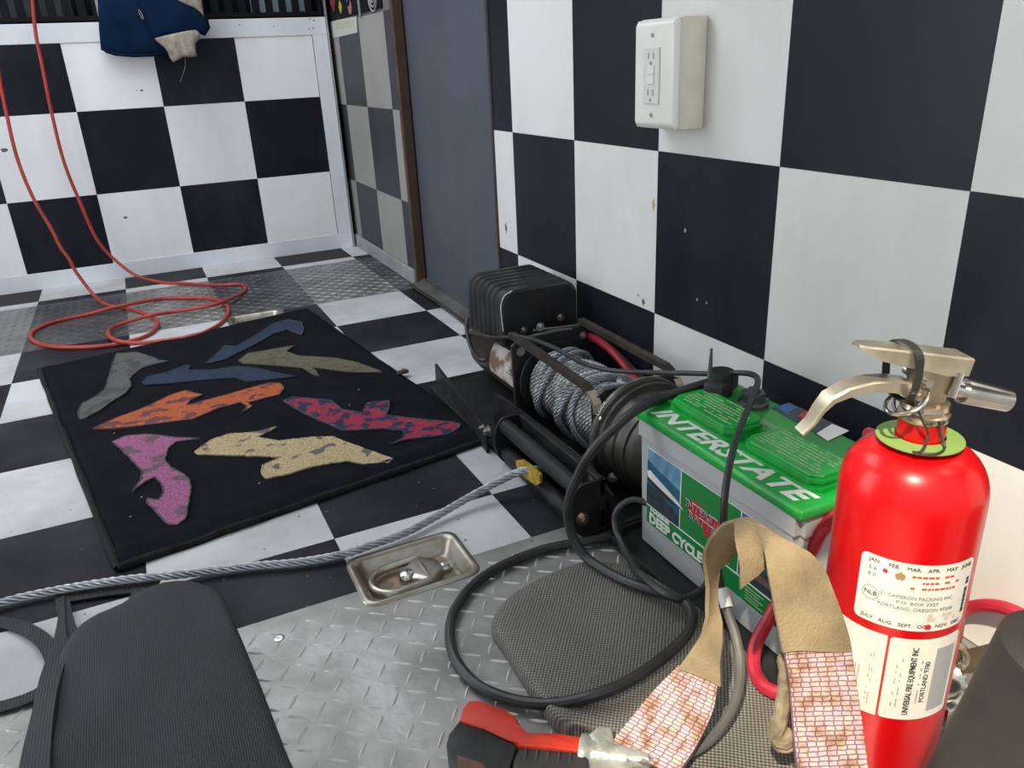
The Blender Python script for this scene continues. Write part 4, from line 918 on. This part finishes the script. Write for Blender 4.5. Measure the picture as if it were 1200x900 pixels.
lp = empty('padded_sleeve', tuple(pt(200, 820, z=0)), 'black mesh padded sleeve with webbing loops at the lower left', 'pad')
P = spline(zs_([(118, 730), (145, 718), (170, 702), (196, 692), (223, 690), (246, 697), (262, 708), (272, 728), (284, 755), (302, 798), (338, 892), (370, 975), (300, 1010), (160, 1020), (50, 1010), (54, 930), (58, 860), (66, 800), (84, 762), (98, 744)], .003), .015, closed=True)
s = B(); puff(s, P, (0, 0, 1), .026, wob=.009, ws=11, prof=((1, 0), (1.0, .4), (.99, .75), (.965, .93), (.9, 1.0), (.8, 1.02), (.6, 1.03), (.4, 1.04), (.2, 1.05))); obj('pad_body', s, PADL, lp, smooth=True, sharp=60)
def strap(L, w_, m, parent, name='webbing', th=.0025, across=None, step=.012, lab=None):
    P = spline([pt(u, v, z=z) for u, v, z in L], step); 
    F = []
    for i in range(len(P)):
        a = P[max(0, i - 1)]; b = P[min(len(P) - 1, i + 1)]; t = (b - a).normalized(); F.append(across if across else Vector((-t.y, t.x, 0)))
    b_ = B(); ribbon(b_, P, F, w_, th); return obj(name, b_, m, parent, label=lab)
strapgrid_later = [[(73, 700, .006), (76, 700, .006)], [(66, 740, .010), (78, 740, .012)], [(60, 762, .014), (82, 762, .018)], [(48, 795, .020), (72, 795, .028)], [(38, 840, .022), (64, 840, .034)], [(24, 900, .024), (60, 900, .036)], [(10, 1000, .024), (54, 1000, .036)]]
strap([(142, 745, .024), (152, 722, .020), (160, 700, .012), (166, 688, .006)], .022, WEB, lp)
strap([(68, 702, .004), (100, 696, .005), (140, 690, .006), (185, 686, .006)], .030, WEB, lp)
strap([(72, 690, .003), (76, 720, .008), (86, 750, .012), (100, 775, .016)], .020, WEB, lp)
strap([(-60, 720, .004), (-10, 727, .004), (25, 735, .006), (52, 752, .010), (64, 778, .014), (60, 800, .012), (40, 815, .007), (10, 826, .005), (-40, 838, .004)], .022, WEB, lp)

# ============================================================ remote
rm = empty('winch_remote', tuple(pt(610, 880, z=0)), 'handheld winch remote with orange red top shell and black ribbed grip', 'remote')
def down(px, z1, z0, bev): return [pt(u, v, z=z1) for u, v in px], Vector((0, 0, z0 - z1))
def shell(px, z1, z0, m, name, bev=.003):
    P = [pt(u, v, z=z1) for u, v in px]; P = [Vector((p_.x, p_.y, z0)) for p_ in P]
    b_ = B(); prism(b_, P, (0, 0, z1 - z0), bev); return obj(name, b_, m, rm, smooth=True, sharp=50)
shell([(538, 844), (543, 829), (549, 821), (560, 820), (592, 832), (603, 838), (608, 846), (611, 856), (619, 862), (628, 862), (642, 858), (655, 860), (693, 864), (690, 880), (650, 877), (607, 873), (598, 866), (565, 853)], .045, .006, REMR, 'top_shell')
shell([(537.5, 845), (565, 854), (597, 867), (606, 874), (598, 895), (590, 925), (555, 930), (532, 905), (523, 872), (526, 860)], .043, .005, REMB, 'grip_head')
gp = shell([(607, 874), (650, 878), (690, 881), (690, 908), (640, 916), (598, 912), (600, 890)], .041, .005, REMB, 'grip', .006)
for k in range(5):
    a = pt(617 + 13 * k, 878 + k, z=.0415); b = pt(614 + 13 * k, 915, z=.036); s = B(); cyl(s, a, b, .0022, 8); obj('grip_rib', s, REMB, gp, smooth=True)
shell([(536, 884), (566, 894), (571, 902), (566, 925), (545, 920), (536, 900)], .0455, .040, REMW, 'rocker_switch', .001)
s = B(); tube(s, spline([pt(682, 884, z=.026), pt(700, 886, z=.028), pt(722, 888, z=.032), pt(745, 890, z=.038), pt(762, 891, z=.042)], .004), .02, 14, rf=lambda t: (.023 - .015 * t) * (1 + .10 * noise.noise(Vector((t * 9, 0, 0)))))
obj('tape_wrap', s, TAPE, rm, smooth=True, sharp=30)
s = B(); puff(s, [pt(u, v, z=.036) for u, v in ((688, 868), (700, 860), (716, 858), (719, 868), (722, 884), (700, 888))], (0, 0, 1), .010, wob=.006, ws=60); obj('tape_fold', s, TAPE, rm, smooth=True)

# ============================================================ strap
stp = empty('tow_strap', tuple(pt(960, 880, z=.0)), 'worn tan webbing strap arched in front of the battery with pink woven ends', 'strap')
def woven(name, ax1, ax2):
    m = mat(name, (.62, .42, .42), .9, 0); n = m.node_tree.nodes; l = m.node_tree.links; b = n['Principled BSDF']
    uv = n.new('ShaderNodeUVMap'); br = n.new('ShaderNodeTexBrick'); dn_ = n.new('ShaderNodeTexNoise'); dn_.inputs['Scale'].default_value = 1.1; l.new(uv.outputs['UV'], dn_.inputs['Vector'])
    ad = n.new('ShaderNodeMix'); ad.data_type = 'RGBA'; ad.blend_type = 'LINEAR_LIGHT'; ad.inputs[0].default_value = .18; l.new(uv.outputs['UV'], ad.inputs[6]); l.new(dn_.outputs['Color'], ad.inputs[7]); l.new(ad.outputs[2], br.inputs['Vector'])
    br.inputs['Color1'].default_value = (.54, .36, .42, 1); br.inputs['Color2'].default_value = (.58, .44, .36, 1); br.inputs['Mortar'].default_value = (.22, .12, .18, 1); br.offset = .12
    br.inputs['Scale'].default_value = 1; br.inputs['Mortar Size'].default_value = .13; br.inputs['Brick Width'].default_value = 1.25; br.inputs['Row Height'].default_value = .72; br.inputs['Mortar Smooth'].default_value = 1.0
    g = n.new('ShaderNodeNewGeometry'); t = n.new('ShaderNodeTexNoise'); t.inputs['Scale'].default_value = 60; l.new(g.outputs['Position'], t.inputs['Vector'])
    r = n.new('ShaderNodeValToRGB'); r.color_ramp.elements[0].position = .42; r.color_ramp.elements[1].position = .68; r.color_ramp.elements[0].color = (1, 1, 1, 1); r.color_ramp.elements[1].color = (.55, .42, .25, 1)
    l.new(t.outputs['Fac'], r.inputs['Fac']); mx = n.new('ShaderNodeMix'); mx.data_type = 'RGBA'; mx.blend_type = 'MULTIPLY'; mx.inputs[0].default_value = 1
    l.new(br.outputs['Color'], mx.inputs[6]); l.new(r.outputs['Color'], mx.inputs[7]); l.new(mx.outputs[2], b.inputs['Base Color'])
    bp_ = n.new('ShaderNodeBump'); bp_.inputs['Strength'].default_value = .7; bp_.inputs['Distance'].default_value = .0015; bp_.invert = True
    l.new(br.outputs['Fac'], bp_.inputs['Height']); l.new(bp_.outputs['Normal'], b.inputs['Normal']); return m
WOV = woven('woven_pink', None, None)
def strapgrid(rows, m, name, parent, th=.004, nx=10, uvw=9, lab=None, crumple=.0, edge=None):
    """rows: list of (left point, right point); builds a thick band with UVs along it"""
    L_ = spline([r[0] for r in rows], .012); 
    n_ = len(L_); Rr = []
    # resample right edge to the same count
    Rs = spline([r[1] for r in rows], .004)
    for i in range(n_): Rr.append(Rs[min(len(Rs) - 1, int(round(i / (n_ - 1) * (len(Rs) - 1))))])
    b_ = B(); uvl = b_.loops.layers.uv.new('UVMap'); G = []; s_ = 0; V = []
    for i in range(n_):
        if i: s_ += ((L_[i] + Rr[i]) / 2 - (L_[i - 1] + Rr[i - 1]) / 2).length
        V.append(s_)
        row = []
        for k in range(nx + 1):
            p_ = L_[i].lerp(Rr[i], k / nx)
            if crumple: p_ = p_ + Vector((noise.noise(p_ * 30), noise.noise(p_ * 30 + Vector((5, 5, 5))), noise.noise(p_ * 30 + Vector((9, 1, 3))))) * crumple
            row.append(p_)
        G.append(row)
    N = []
    for i in range(n_):
        rn = []
        for k in range(nx + 1):
            du = G[i][min(nx, k + 1)] - G[i][max(0, k - 1)]; dv = G[min(n_ - 1, i + 1)][k] - G[max(0, i - 1)][k]; rn.append(du.cross(dv).normalized())
        N.append(rn)
    A = [[b_.verts.new(G[i][k] + N[i][k] * th / 2) for k in range(nx + 1)] for i in range(n_)]
    C = [[b_.verts.new(G[i][k] - N[i][k] * th / 2) for k in range(nx + 1)] for i in range(n_)]
    wid = (L_[0] - Rr[0]).length
    def f(vs, uvs):
        fc = b_.faces.new(vs)
        for lp_, u_ in zip(fc.loops, uvs): lp_[uvl].uv = u_
    for i in range(n_ - 1):
        for k in range(nx):
            uvs = [(k / nx * uvw, V[i] / .006), ((k + 1) / nx * uvw, V[i] / .006), ((k + 1) / nx * uvw, V[i + 1] / .006), (k / nx * uvw, V[i + 1] / .006)]
            f((A[i][k], A[i][k + 1], A[i + 1][k + 1], A[i + 1][k]), uvs); f((C[i + 1][k], C[i + 1][k + 1], C[i][k + 1], C[i][k]), uvs[::-1])
    for i in range(n_ - 1):
        for k in (0, nx): f((A[i][k], A[i + 1][k], C[i + 1][k], C[i][k]), [(0, 0)] * 4)
    for k in range(nx):
        for i in (0, n_ - 1): f((A[i][k], A[i][k + 1], C[i][k + 1], C[i][k]), [(0, 0)] * 4)
    return obj(name, b_, m, parent, smooth=True, sharp=50, label=lab)
Z = lambda u, v, z: pt(u, v, z=z)
strapgrid([(Z(*a_), Z(*b_)) for a_, b_ in strapgrid_later], WEB, 'side_strip', lp, th=.006)
# left woven end (from the tape) up to the tan twist
strapgrid([(Z(716, 872, .040), Z(792, 912, .045)), (Z(740, 842, .060), Z(818, 872, .062)), (Z(768, 808, .085), Z(836, 833, .085)), (Z(796, 780, .11), Z(842, 800, .11))], WOV, 'woven_end', stp, th=.006, lab='pink and tan woven left end')
strapgrid([(Z(795, 782, .112), Z(844, 800, .112)), (Z(812, 758, .135), Z(846, 780, .13)), (Z(826, 725, .165), Z(845, 740, .155)), (Z(829, 690, .195), Z(843, 700, .18)), (Z(827, 660, .225), Z(845, 668, .20)), (Z(832, 635, .25), Z(868, 640, .215)), (Z(848, 617, .275), Z(897, 632, .23)), (Z(872, 610, .295), Z(915, 650, .25)), (Z(893, 613, .305), Z(925, 680, .265)) ], TAN, 'tan_sleeve', stp, th=.005, crumple=.006)
strapgrid([(Z(862, 611, .29), Z(868, 690, .255)), (Z(880, 611, .30), Z(895, 662, .262)), (Z(902, 622, .31), Z(896, 645, .29)), (Z(950, 650, .30), Z(898, 668, .29)), (Z(975, 690, .275), Z(905, 700, .272)), (Z(988, 725, .25), Z(911, 730, .25)), (Z(997, 760, .225), Z(917, 765, .225))], TAN, 'tan_sleeve', stp, th=.005, crumple=.003)
strapgrid([(Z(996, 757, .2248), Z(919, 762, .2248)), (Z(1004, 810, .195), Z(926, 812, .195)), (Z(1011, 860, .165), Z(930, 862, .165)), (Z(1018, 920, .13), Z(936, 920, .13)), (Z(1024, 990, .09), Z(942, 990, .09))], WOV, 'woven_end', stp, th=.006, lab='pink and tan woven right end')
# frayed folded tail behind the right end
s = B(); tube(s, spline([Z(918, 770, .20), Z(920, 800, .17), Z(915, 840, .13), Z(908, 862, .11), Z(918, 868, .105), Z(930, 860, .11)], .006), .008, 8, rf=lambda t: .006 + .003 * t + .0006 * math.sin(t * 30)); obj('frayed_tail', s, mat('tail_tan', (.38, .30, .19), .85, 0, bump=.6, bscale=150, col2=(.15, .12, .08), vscale=50), stp, smooth=True)
cable([Z(905, 866, .10), Z(912, 878, .095), Z(926, 878, .095), Z(931, 868, .10), Z(920, 858, .105), Z(905, 866, .10)], .003, mat('tail_tan', (.38, .30, .19)), stp, 'frayed_loop', .004)

# ============================================================ extinguisher
EX, EY, ER = -.290, -1.430, .0655
ex = empty('fire_extinguisher', (EX, EY, 0), 'bright red fire extinguisher with white labels standing right of the battery', 'fire extinguisher')
prof = [(.058, .0005), (.061, .004), (.061, .018), (.0640, .026), (ER, .034), (ER, .365)]
for k in range(1, 11):
    a = R(9 * k); prof.append((.022 + (ER - .022) * math.cos(a) ** .85, .365 + .050 * math.sin(a)))
prof += [(.0215, .418), (.0215, .4185)]
s = B(); lathe(s, prof, (EX, EY, 0), 'z', 72); obj('cylinder', s, FIRE, ex, smooth=True, sharp=40)
s = B(); lathe(s, [(.0205, .4185), (.0205, .440), (.019, .4405)], (EX, EY, 0), 'z', 40); obj('neck', s, FIRE, ex, smooth=True)
s = B(); lathe(s, [(.0222, .4225), (.038, .4205), (.038, .4195), (.0222, .4212)], (EX, EY, 0), 'z', 40, cap=False); bmesh.ops.remove_doubles(s, verts=s.verts, dist=.0001); tg = obj('green_tag', s, TAGG, ex, smooth=True, label='flat green collar tag')
s = B(); lathe(s, [(.0215, .4405), (.0225, .443), (.0225, .447), (.0195, .449), (.0195, .451), (.0215, .4525), (.0205, .457), (.014, .459)], (EX, EY, 0), 'z', 40); obj('collar', s, BRASS, ex, smooth=True)
hv = Vector((-.93, .30, 0)).normalized(); sv = Vector((-hv.y, hv.x, 0)); zv = Vector((0, 0, 1))
MH = Matrix(((hv.x, sv.x, 0, EX), (hv.y, sv.y, 0, EY), (0, 0, 1, 0), (0, 0, 0, 1)))
s = B(); rings = []
for (a, b, c, z) in ((-.012, .013, .012, .457), (-.013, .014, .012, .468), (-.018, .016, .012, .480), (-.026, .018, .0125, .490), (-.028, .020, .013, .502)):
    rings.append([MH @ Vector((a, -c, z)), MH @ Vector((b, -c, z)), MH @ Vector((b, c, z)), MH @ Vector((a, c, z))])
skin(s, rings); bmesh.ops.bevel(s, geom=[e for e in s.edges], offset=.002, segments=2, affect='EDGES'); obj('valve_body', s, BRASS, ex, smooth=True)
# top (carry) lever: channel section
def channel(prof_, w_, t_, m, name, lip=.010):
    """prof_: (along, z) centre line; inverted U channel"""
    b_ = B(); rings = []
    for i, (a, z, wi, lp_) in enumerate(prof_):
        a0 = prof_[max(0, i - 1)]; a1 = prof_[min(len(prof_) - 1, i + 1)]; d_ = Vector((a1[0] - a0[0], a1[1] - a0[1])).normalized(); nx_, nz_ = -d_.y, d_.x
        if nz_ < 0: nx_, nz_ = -nx_, -nz_
        q = lambda s_, h: MH @ Vector((a + nx_ * h, s_, z + nz_ * h))
        w2 = wi / 2
        rings.append([q(-w2, -lp_), q(-w2, -.001), q(-w2 + .002, 0.0005), q(w2 - .002, 0.0005), q(w2, -.001), q(w2, -lp_), q(w2 - t_, -lp_), q(w2 - t_, -t_), q(-w2 + t_, -t_), q(-w2 + t_, -lp_)])
    skin(b_, rings); return obj(name, b_, m, ex, smooth=True, sharp=30)
channel([(-.030, .500, .030, .016), (-.010, .504, .030, .018), (.01, .5085, .030, .016), (.034, .513, .029, .014), (.056, .517, .026, .011), (.072, .5195, .021, .004), (.076, .520, .014, .003)], .028, .0018, LEVER, 'carry_handle')
channel([(.008, .470, .020, .010), (.022, .480, .022, .012), (.038, .484, .022, .011), (.060, .485, .022, .009), (.082, .481, .021, .008), (.098, .473, .020, .006), (.106, .462, .018, .004), (.112, .450, .017, .003), (.122, .440, .016, .003)], .022, .0016, LEVER, 'squeeze_lever')
s = B(); cyl(s, MH @ Vector((.012, -.018, .482)), MH @ Vector((.012, .018, .482)), .004, 12); obj('pivot_pin', s, CHROME, ex, smooth=True)
# hose nozzle to the right, gauge stub
d_ = (pt(1187, 470, z=.452) - pt(1125, 463, z=.470)); a = MH @ Vector((-.014, 0, .470)); tipn = pt(1180, 469, z=.451); dn = (tipn - a).normalized(); nl = (tipn - a).length
s = B(); cyl(s, a, a + dn * nl * .35, .0085, 20); cyl(s, a + dn * nl * .30, a + dn * nl, .0118, 28, .0108); noz = obj('discharge_nozzle', s, CHROME, ex, smooth=True)
s = B(); cyl(s, a + dn * nl, a + dn * (nl + .0005), .0088, 24); obj('nozzle_bore', s, INK, ex)
s = B(); cyl(s, MH @ Vector((-.018, .015, .489)), MH @ Vector((-.013, .016, .466)), .0035, 10); obj('rivet', s, CHROME, ex, smooth=True)
# pull pin ring, zip tie
def ring3(c, r, rt, ax1, ax2, m, name):
    b_ = B(); tube(b_, [c + (ax1 * math.cos(2 * math.pi * k / 32) + ax2 * math.sin(2 * math.pi * k / 32)) * r for k in range(32)], rt, 8, closed=True); return obj(name, b_, m, ex, smooth=True)
rv = _RM @ Vector((1, 0, 0)); uv_ = _RM @ Vector((0, 1, 0))
c_ = MH @ Vector((.020, .024, .466))
ax1 = Vector((.80, -.40, .38)).normalized(); ax2 = Vector((.25, .05, .32)).normalized()
ax2 = (ax2 - ax1 * ax2.dot(ax1)).normalized(); axv = Vector((-.2, -.3, .9))
c_ = pt(1060, 470, z=.462); vd = (c_ - CAM_LOC).normalized()
ring3(c_, .0185, .0019, (rv * .93 + uv_ * .36).normalized(), ((uv_ * .93 - rv * .36) * .45 + vd * .75).normalized(), CHROME, 'pull_ring')
ring3(c_ + rv * .006 + uv_ * .003 - vd * .003, .0180, .0017, (rv * .75 + uv_ * .62).normalized(), ((uv_ * .7 - rv * .6) * .5 + vd * .7).normalized(), CHROME, 'pull_ring')
s = B(); P = spline([MH @ Vector((.026, .018, .476)), MH @ Vector((.026, .020, .498)), MH @ Vector((.027, .0185, .511)), MH @ Vector((.028, .004, .517)), MH @ Vector((.029, -.0175, .512)), MH @ Vector((.032, -.019, .495)), MH @ Vector((.032, -.012, .470)), MH @ Vector((.028, .010, .464))], .004, closed=True)
ribbon(s, P + [P[0]], [hv] * (len(P) + 1), .007, .0016); obj('zip_tie', s, RUB, ex)
s = B(); P = spline([MH @ Vector((.026, .019, .470)), MH @ Vector((.020, .026, .452)), MH @ Vector((.012, .027, .436)), MH @ Vector((.022, .034, .424)), MH @ Vector((.026, .030, .4225)), MH @ Vector((.010, .038, .4225)), MH @ Vector((-.004, .030, .424)), MH @ Vector((-.002, .0225, .436)), MH @ Vector((.0, .0235, .446))], .004)
tube(s, P, .0012, 6); obj('seal_wire', s, INK, ex, smooth=True)
# labels on the cylinder
def ang(u, z):  # angle on the cylinder seen at image column u, height z
    best = None
    for k in range(720):
        a = -math.pi + 2 * math.pi * k / 720; P = Vector((EX + ER * math.cos(a), EY + ER * math.sin(a), z)); d0 = _RM.transposed() @ (P - CAM_LOC)
        uu = 600 + FPX * d0.x / -d0.z
        if (P - CAM_LOC).dot(Vector((math.cos(a), math.sin(a), 0))) < 0:
            e = abs(uu - u)
            if best is None or e < best[0]: best = (e, a)
    return best[1]
def cyl_patch(a0, a1, z0, z1, r, m, name, parent, rad=.006, th=.0004):
    """rounded-corner patch, angles in radians"""
    W = (a1 - a0) * r; H = z1 - z0; rows = []; b_ = B(); ny = 22; nx = 28
    zz = [0, rad * .1, rad * .3, rad * .6, rad] + [rad + (H - 2 * rad) * k / 6 for k in range(1, 6)] + [H - rad, H - rad * .6, H - rad * .3, H - rad * .1, H]
    A, C = [], []
    for h in zz:
        e = max(0, rad - h, rad - (H - h)); ins_ = rad - math.sqrt(max(0, rad * rad - e * e)); ra, rc_ = [], []
        for k in range(nx + 1):
            sft = ins_ + (W - 2 * ins_) * k / nx; a = a0 + sft / r
            for rr, lst in ((r + th, ra), (r - .0003, rc_)): lst.append(b_.verts.new((EX + rr * math.cos(a), EY + rr * math.sin(a), z0 + h)))
        A.append(ra); C.append(rc_)
    n_ = len(zz)
    for i in range(n_ - 1):
        for k in range(nx): b_.faces.new((A[i][k], A[i][k + 1], A[i + 1][k + 1], A[i + 1][k]))
        for k in (0, nx): b_.faces.new((A[i][k], A[i + 1][k], C[i + 1][k], C[i][k]))
    for k in range(nx):
        for i in (0, n_ - 1): b_.faces.new((A[i][k], A[i][k + 1], C[i][k + 1], C[i][k]))
    return obj(name, b_, m, parent, smooth=True)
def lab_text(t_, size, a_c, z_c, m, parent, rot=0, width=None, bold=.0, name='lettering', sub=True):
    b_ = text_bm(t_, size, bold=bold, depth=.00012)
    if width:
        xs = [v.co.x for v in b_.verts]; k_ = width / (max(xs) - min(xs))
        for v in b_.verts: v.co.x *= k_
    c0, s0 = math.cos(rot), math.sin(rot)
    for v in b_.verts:
        x, y = v.co.x * c0 - v.co.y * s0, v.co.x * s0 + v.co.y * c0
        a = a_c + x / ER; rr = ER + .0007 + v.co.z; v.co = Vector((EX + rr * math.cos(a), EY + rr * math.sin(a), z_c + y))
    return obj(name, b_, m, parent)
exl = bpy.data.objects['fire_extinguisher']
def dashes(a0, a1, zt, zb, n_, m, parent, th=.0008, vert=False, fill=.8, seed=1, name='small_print'):
    b_ = B(); rnd = random.Random(seed)
    for k in range(n_):
        s_ = 0; W = (a1 - a0) * ER if not vert else zt - zb
        while s_ < W * rnd.uniform(.75, 1):
            L = min(rnd.uniform(.0015, .005), W - s_)
            if rnd.random() < fill and L > .0004:
                if not vert:
                    z = zt - (zt - zb) * (k + .5) / n_; p0, p1, q0, q1 = a0 + s_ / ER, a0 + (s_ + L) / ER, z - th / 2, z + th / 2
                else:
                    ac = a0 + (a1 - a0) * (k + .5) / n_; p0, p1, q0, q1 = ac - th / 2 / ER, ac + th / 2 / ER, zb + s_, zb + s_ + L
                r0, r1 = ER + .0005, ER + .00075
                vs = [b_.verts.new((EX + rr * math.cos(a_), EY + rr * math.sin(a_), z_)) for rr in (r0, r1) for a_, z_ in ((p0, q0), (p1, q0), (p1, q1), (p0, q1))]
                for f_ in ((4, 5, 6, 7), (0, 3, 2, 1), (0, 1, 5, 4), (1, 2, 6, 5), (2, 3, 7, 6), (3, 0, 4, 7)): b_.faces.new([vs[i_] for i_ in f_])
            s_ += L + .0009
    return obj(name, b_, m, parent, kind='stuff')
aL, aR = ang(1008, .30), ang(1139, .31)
t1 = cyl_patch(aL, aR, .248, .322, ER, PAPER, 'month_label', ex)
am = (aL + aR) / 2; Wl = (aR - aL) * ER
for k, t_ in enumerate(('JAN.', 'FEB.', 'MAR.', 'APR.', 'MAY', 'JUNE')): lab_text(t_, .0056, aL + (aR - aL) * (.12 + .155 * k), .3165, INK, t1)
for k, t_ in enumerate(('JULY', 'AUG.', 'SEPT.', 'OCT.', 'NOV.', 'DEC.')): lab_text(t_, .0056, aL + (aR - aL) * (.12 + .155 * k), .2535, INK, t1)
lab_text('21 CAMERON PACKING INC.', .0052, am, .2850, INKG, t1, width=Wl * .60)
lab_text('P.O. BOX 3327', .0046, am, .2790, INKG, t1, width=Wl * .34)
lab_text('PORTLAND, OREGON 97208', .0050, am, .2725, INKG, t1, width=Wl * .62)
dashes(aL + (aR - aL) * .42, aL + (aR - aL) * .86, .3120, .2930, 3, INKR, t1, .0022, seed=3)
dashes(aL + (aR - aL) * .60, aL + (aR - aL) * .88, .2685, .2590, 2, mat('ink_faint', (.6, .5, .42), .6), t1, .004, seed=5)
lab_text('5 6', .0060, aL + (aR - aL) * .11, .3080, INKG, t1); lab_text('8 0', .0060, aL + (aR - aL) * .11, .3010, INKG, t1)
for (f_, z, r_, mm) in ((.33, .3075, .0042, mat('stain_brown', (.42, .20, .07), .7)), (.21, .3095, .0022, LRED), (.615, .2535, .003, LRED)):
    a_ = aL + (aR - aL) * f_; b_ = B(); prism(b_, [Vector((EX + (ER + .0006) * math.cos(a_ + r_ / ER * math.cos(k)), EY + (ER + .0006) * math.sin(a_ + r_ / ER * math.cos(k)), z + r_ * (.9 + .25 * math.sin(5 * k)) * math.sin(k))) for k in [j * math.pi / 6 for j in range(12)]], (-.0004, -.0006, 0)); obj('stain', b_, mm, t1)
dashes(aL + (aR - aL) * .935, aL + (aR - aL) * .965, .305, .262, 1, INK, t1, .004, vert=True, seed=8)
b_ = B(); tube(b_, [Vector((EX + (ER + .0006) * math.cos(aL + (aR - aL) * .12 + .0075 / ER * math.cos(k * math.pi / 12)), EY + (ER + .0006) * math.sin(aL + (aR - aL) * .12 + .0075 / ER * math.cos(k * math.pi / 12)), .2805 + .0075 * math.sin(k * math.pi / 12))) for k in range(24)], .0003, 4, closed=True); obj('stamp_ring', b_, INKG, t1)
lab_text('NLB', .0065, aL + (aR - aL) * .12, .2805, INK, t1)
aL2, aR2 = ang(1036, .19), ang(1114, .19)
t2 = cyl_patch(aL2, aR2, .139, .238, ER, PAPER, 'service_label', ex, .004)
w2 = aR2 - aL2
lab_text('UNIVERSAL FIRE EQUIPMENT INC', .0078, aL2 + w2 * .33, .187, INK, t2, rot=math.pi / 2, width=.083, bold=.0001)
lab_text('PORTLAND 9780', .0072, aL2 + w2 * .52, .186, INK, t2, rot=math.pi / 2, width=.05)
dashes(aL2 + w2 * .10, aL2 + w2 * .22, .226, .155, 2, INKG, t2, .0008, vert=True, fill=.5, seed=2)
dashes(aL2 + w2 * .41, aL2 + w2 * .47, .215, .160, 1, INKG, t2, .0009, vert=True, seed=4)
cyl_patch(aL2 + w2 * .62, aL2 + w2 * .93, .148, .226, ER + .0004, mat('label_shade', (.36, .36, .37), .5), 'grey_panel', t2, .001)
dashes(aL2 + w2 * .63, aL2 + w2 * .92, .224, .150, 8, INK, t2, .0009, vert=True, fill=.7, seed=6)
aL3, aR3 = ang(960, .20) - .35, ang(1033, .19)
if aL3 > aR3: aL3 -= 2 * math.pi
aL3 = max(aL3, aR3 - 1.9)
t3 = cyl_patch(aL3, aR3, .139, .238, ER, PAPER, 'instruction_label', ex, .001)
dashes(aL3 + .1, aR3 - .62, .233, .150, 12, mat('ink_olive', (.40, .36, .24), .6), t3, .0009, vert=True, fill=.85, seed=11)
dashes(aR3 - .45, aR3 - .30, .200, .146, 3, mat('ink_olive', (.40, .36, .24)), t3, .0010, vert=True, fill=.85, seed=12)
dashes(aR3 - .20, aR3 - .12, .225, .150, 2, mat('ink_olive', (.40, .36, .24)), t3, .0009, vert=True, fill=.5, seed=13)

# ============================================================ shackle, webbing loop and tube at the right
sh = empty('shackle', (-.19, -1.40, 0), 'shiny yellowish metal coupling lying behind the extinguisher', 'shackle')
A_ = pt(1100, 800, z=.05); s = B(); 
lathe(s, [(.010, -.022), (.024, -.020), (.027, -.006), (.026, .006), (.018, .012), (.022, .018), (.018, .026)], A_, 'x', 24); obj('coupling_body', s, CHROME, sh, smooth=True)
s = B(); ring_c = pt(1108, 772, z=.075); tube(s, [ring_c + Vector((.022 * math.cos(k * math.pi / 12), -.010 * math.cos(k * math.pi / 12), .022 * math.sin(k * math.pi / 12))) for k in range(24)], .0055, 8, closed=True); obj('ring', s, BRASS, sh, smooth=True)
s = B(); box(s, -.022, .022, -.014, .014, -.020, .018, .004, M=Matrix.Translation(pt(1112, 830, z=.032))); obj('coupling_base', s, CHROME, sh, smooth=True)
wl = empty('webbing_loop', tuple(pt(1150, 800, z=0)), 'brown webbing loop between the extinguisher and the black tube', 'strap')
WBN = mat('webbing_brown', (.105, .075, .045), .85, 0, bump=.4, bscale=300, var=.3, vscale=30)
X_ = lambda u, v, x: pt(u, v, x=x)
strapgrid([(X_(1124, 640, -.035), X_(1138, 642, -.035)), (X_(1122, 690, -.04), X_(1134, 690, -.04)), (X_(1118, 730, -.05), X_(1130, 728, -.05)), (X_(1112, 762, -.065), X_(1126, 752, -.065))], WBN, 'webbing', wl, th=.003)
strapgrid([(X_(1116, 792, -.068), X_(1112, 764, -.068)), (X_(1140, 783, -.066), X_(1138, 760, -.066)), (X_(1165, 778, -.06), X_(1165, 754, -.06)), (X_(1200, 782, -.05), X_(1200, 758, -.05)), (X_(1240, 792, -.04), X_(1240, 768, -.04))], WBN, 'webbing', wl, th=.003)
tb = empty('foam_tube', tuple(pt(1150, 860, z=.0)), 'scuffed black padded tube rising at the lower right corner', 'tube')
a = pt(1232, 802, z=.30); b = pt(1125, 985, z=.10)
dd = (a - b).normalized(); s = B(); L_ = (a - b).length
tube(s, [b - dd * .25 + dd * (L_ + .25) * k / 24 for k in range(25)] + [a + dd * (.004 * k) for k in range(1, 12)], .05, 32, rf=lambda t: .047 if t < .90 else .047 * math.sqrt(max(.05, 1 - ((t - .90) / .102) ** 2))); obj('tube_body', s, FOAM, tb, smooth=True)
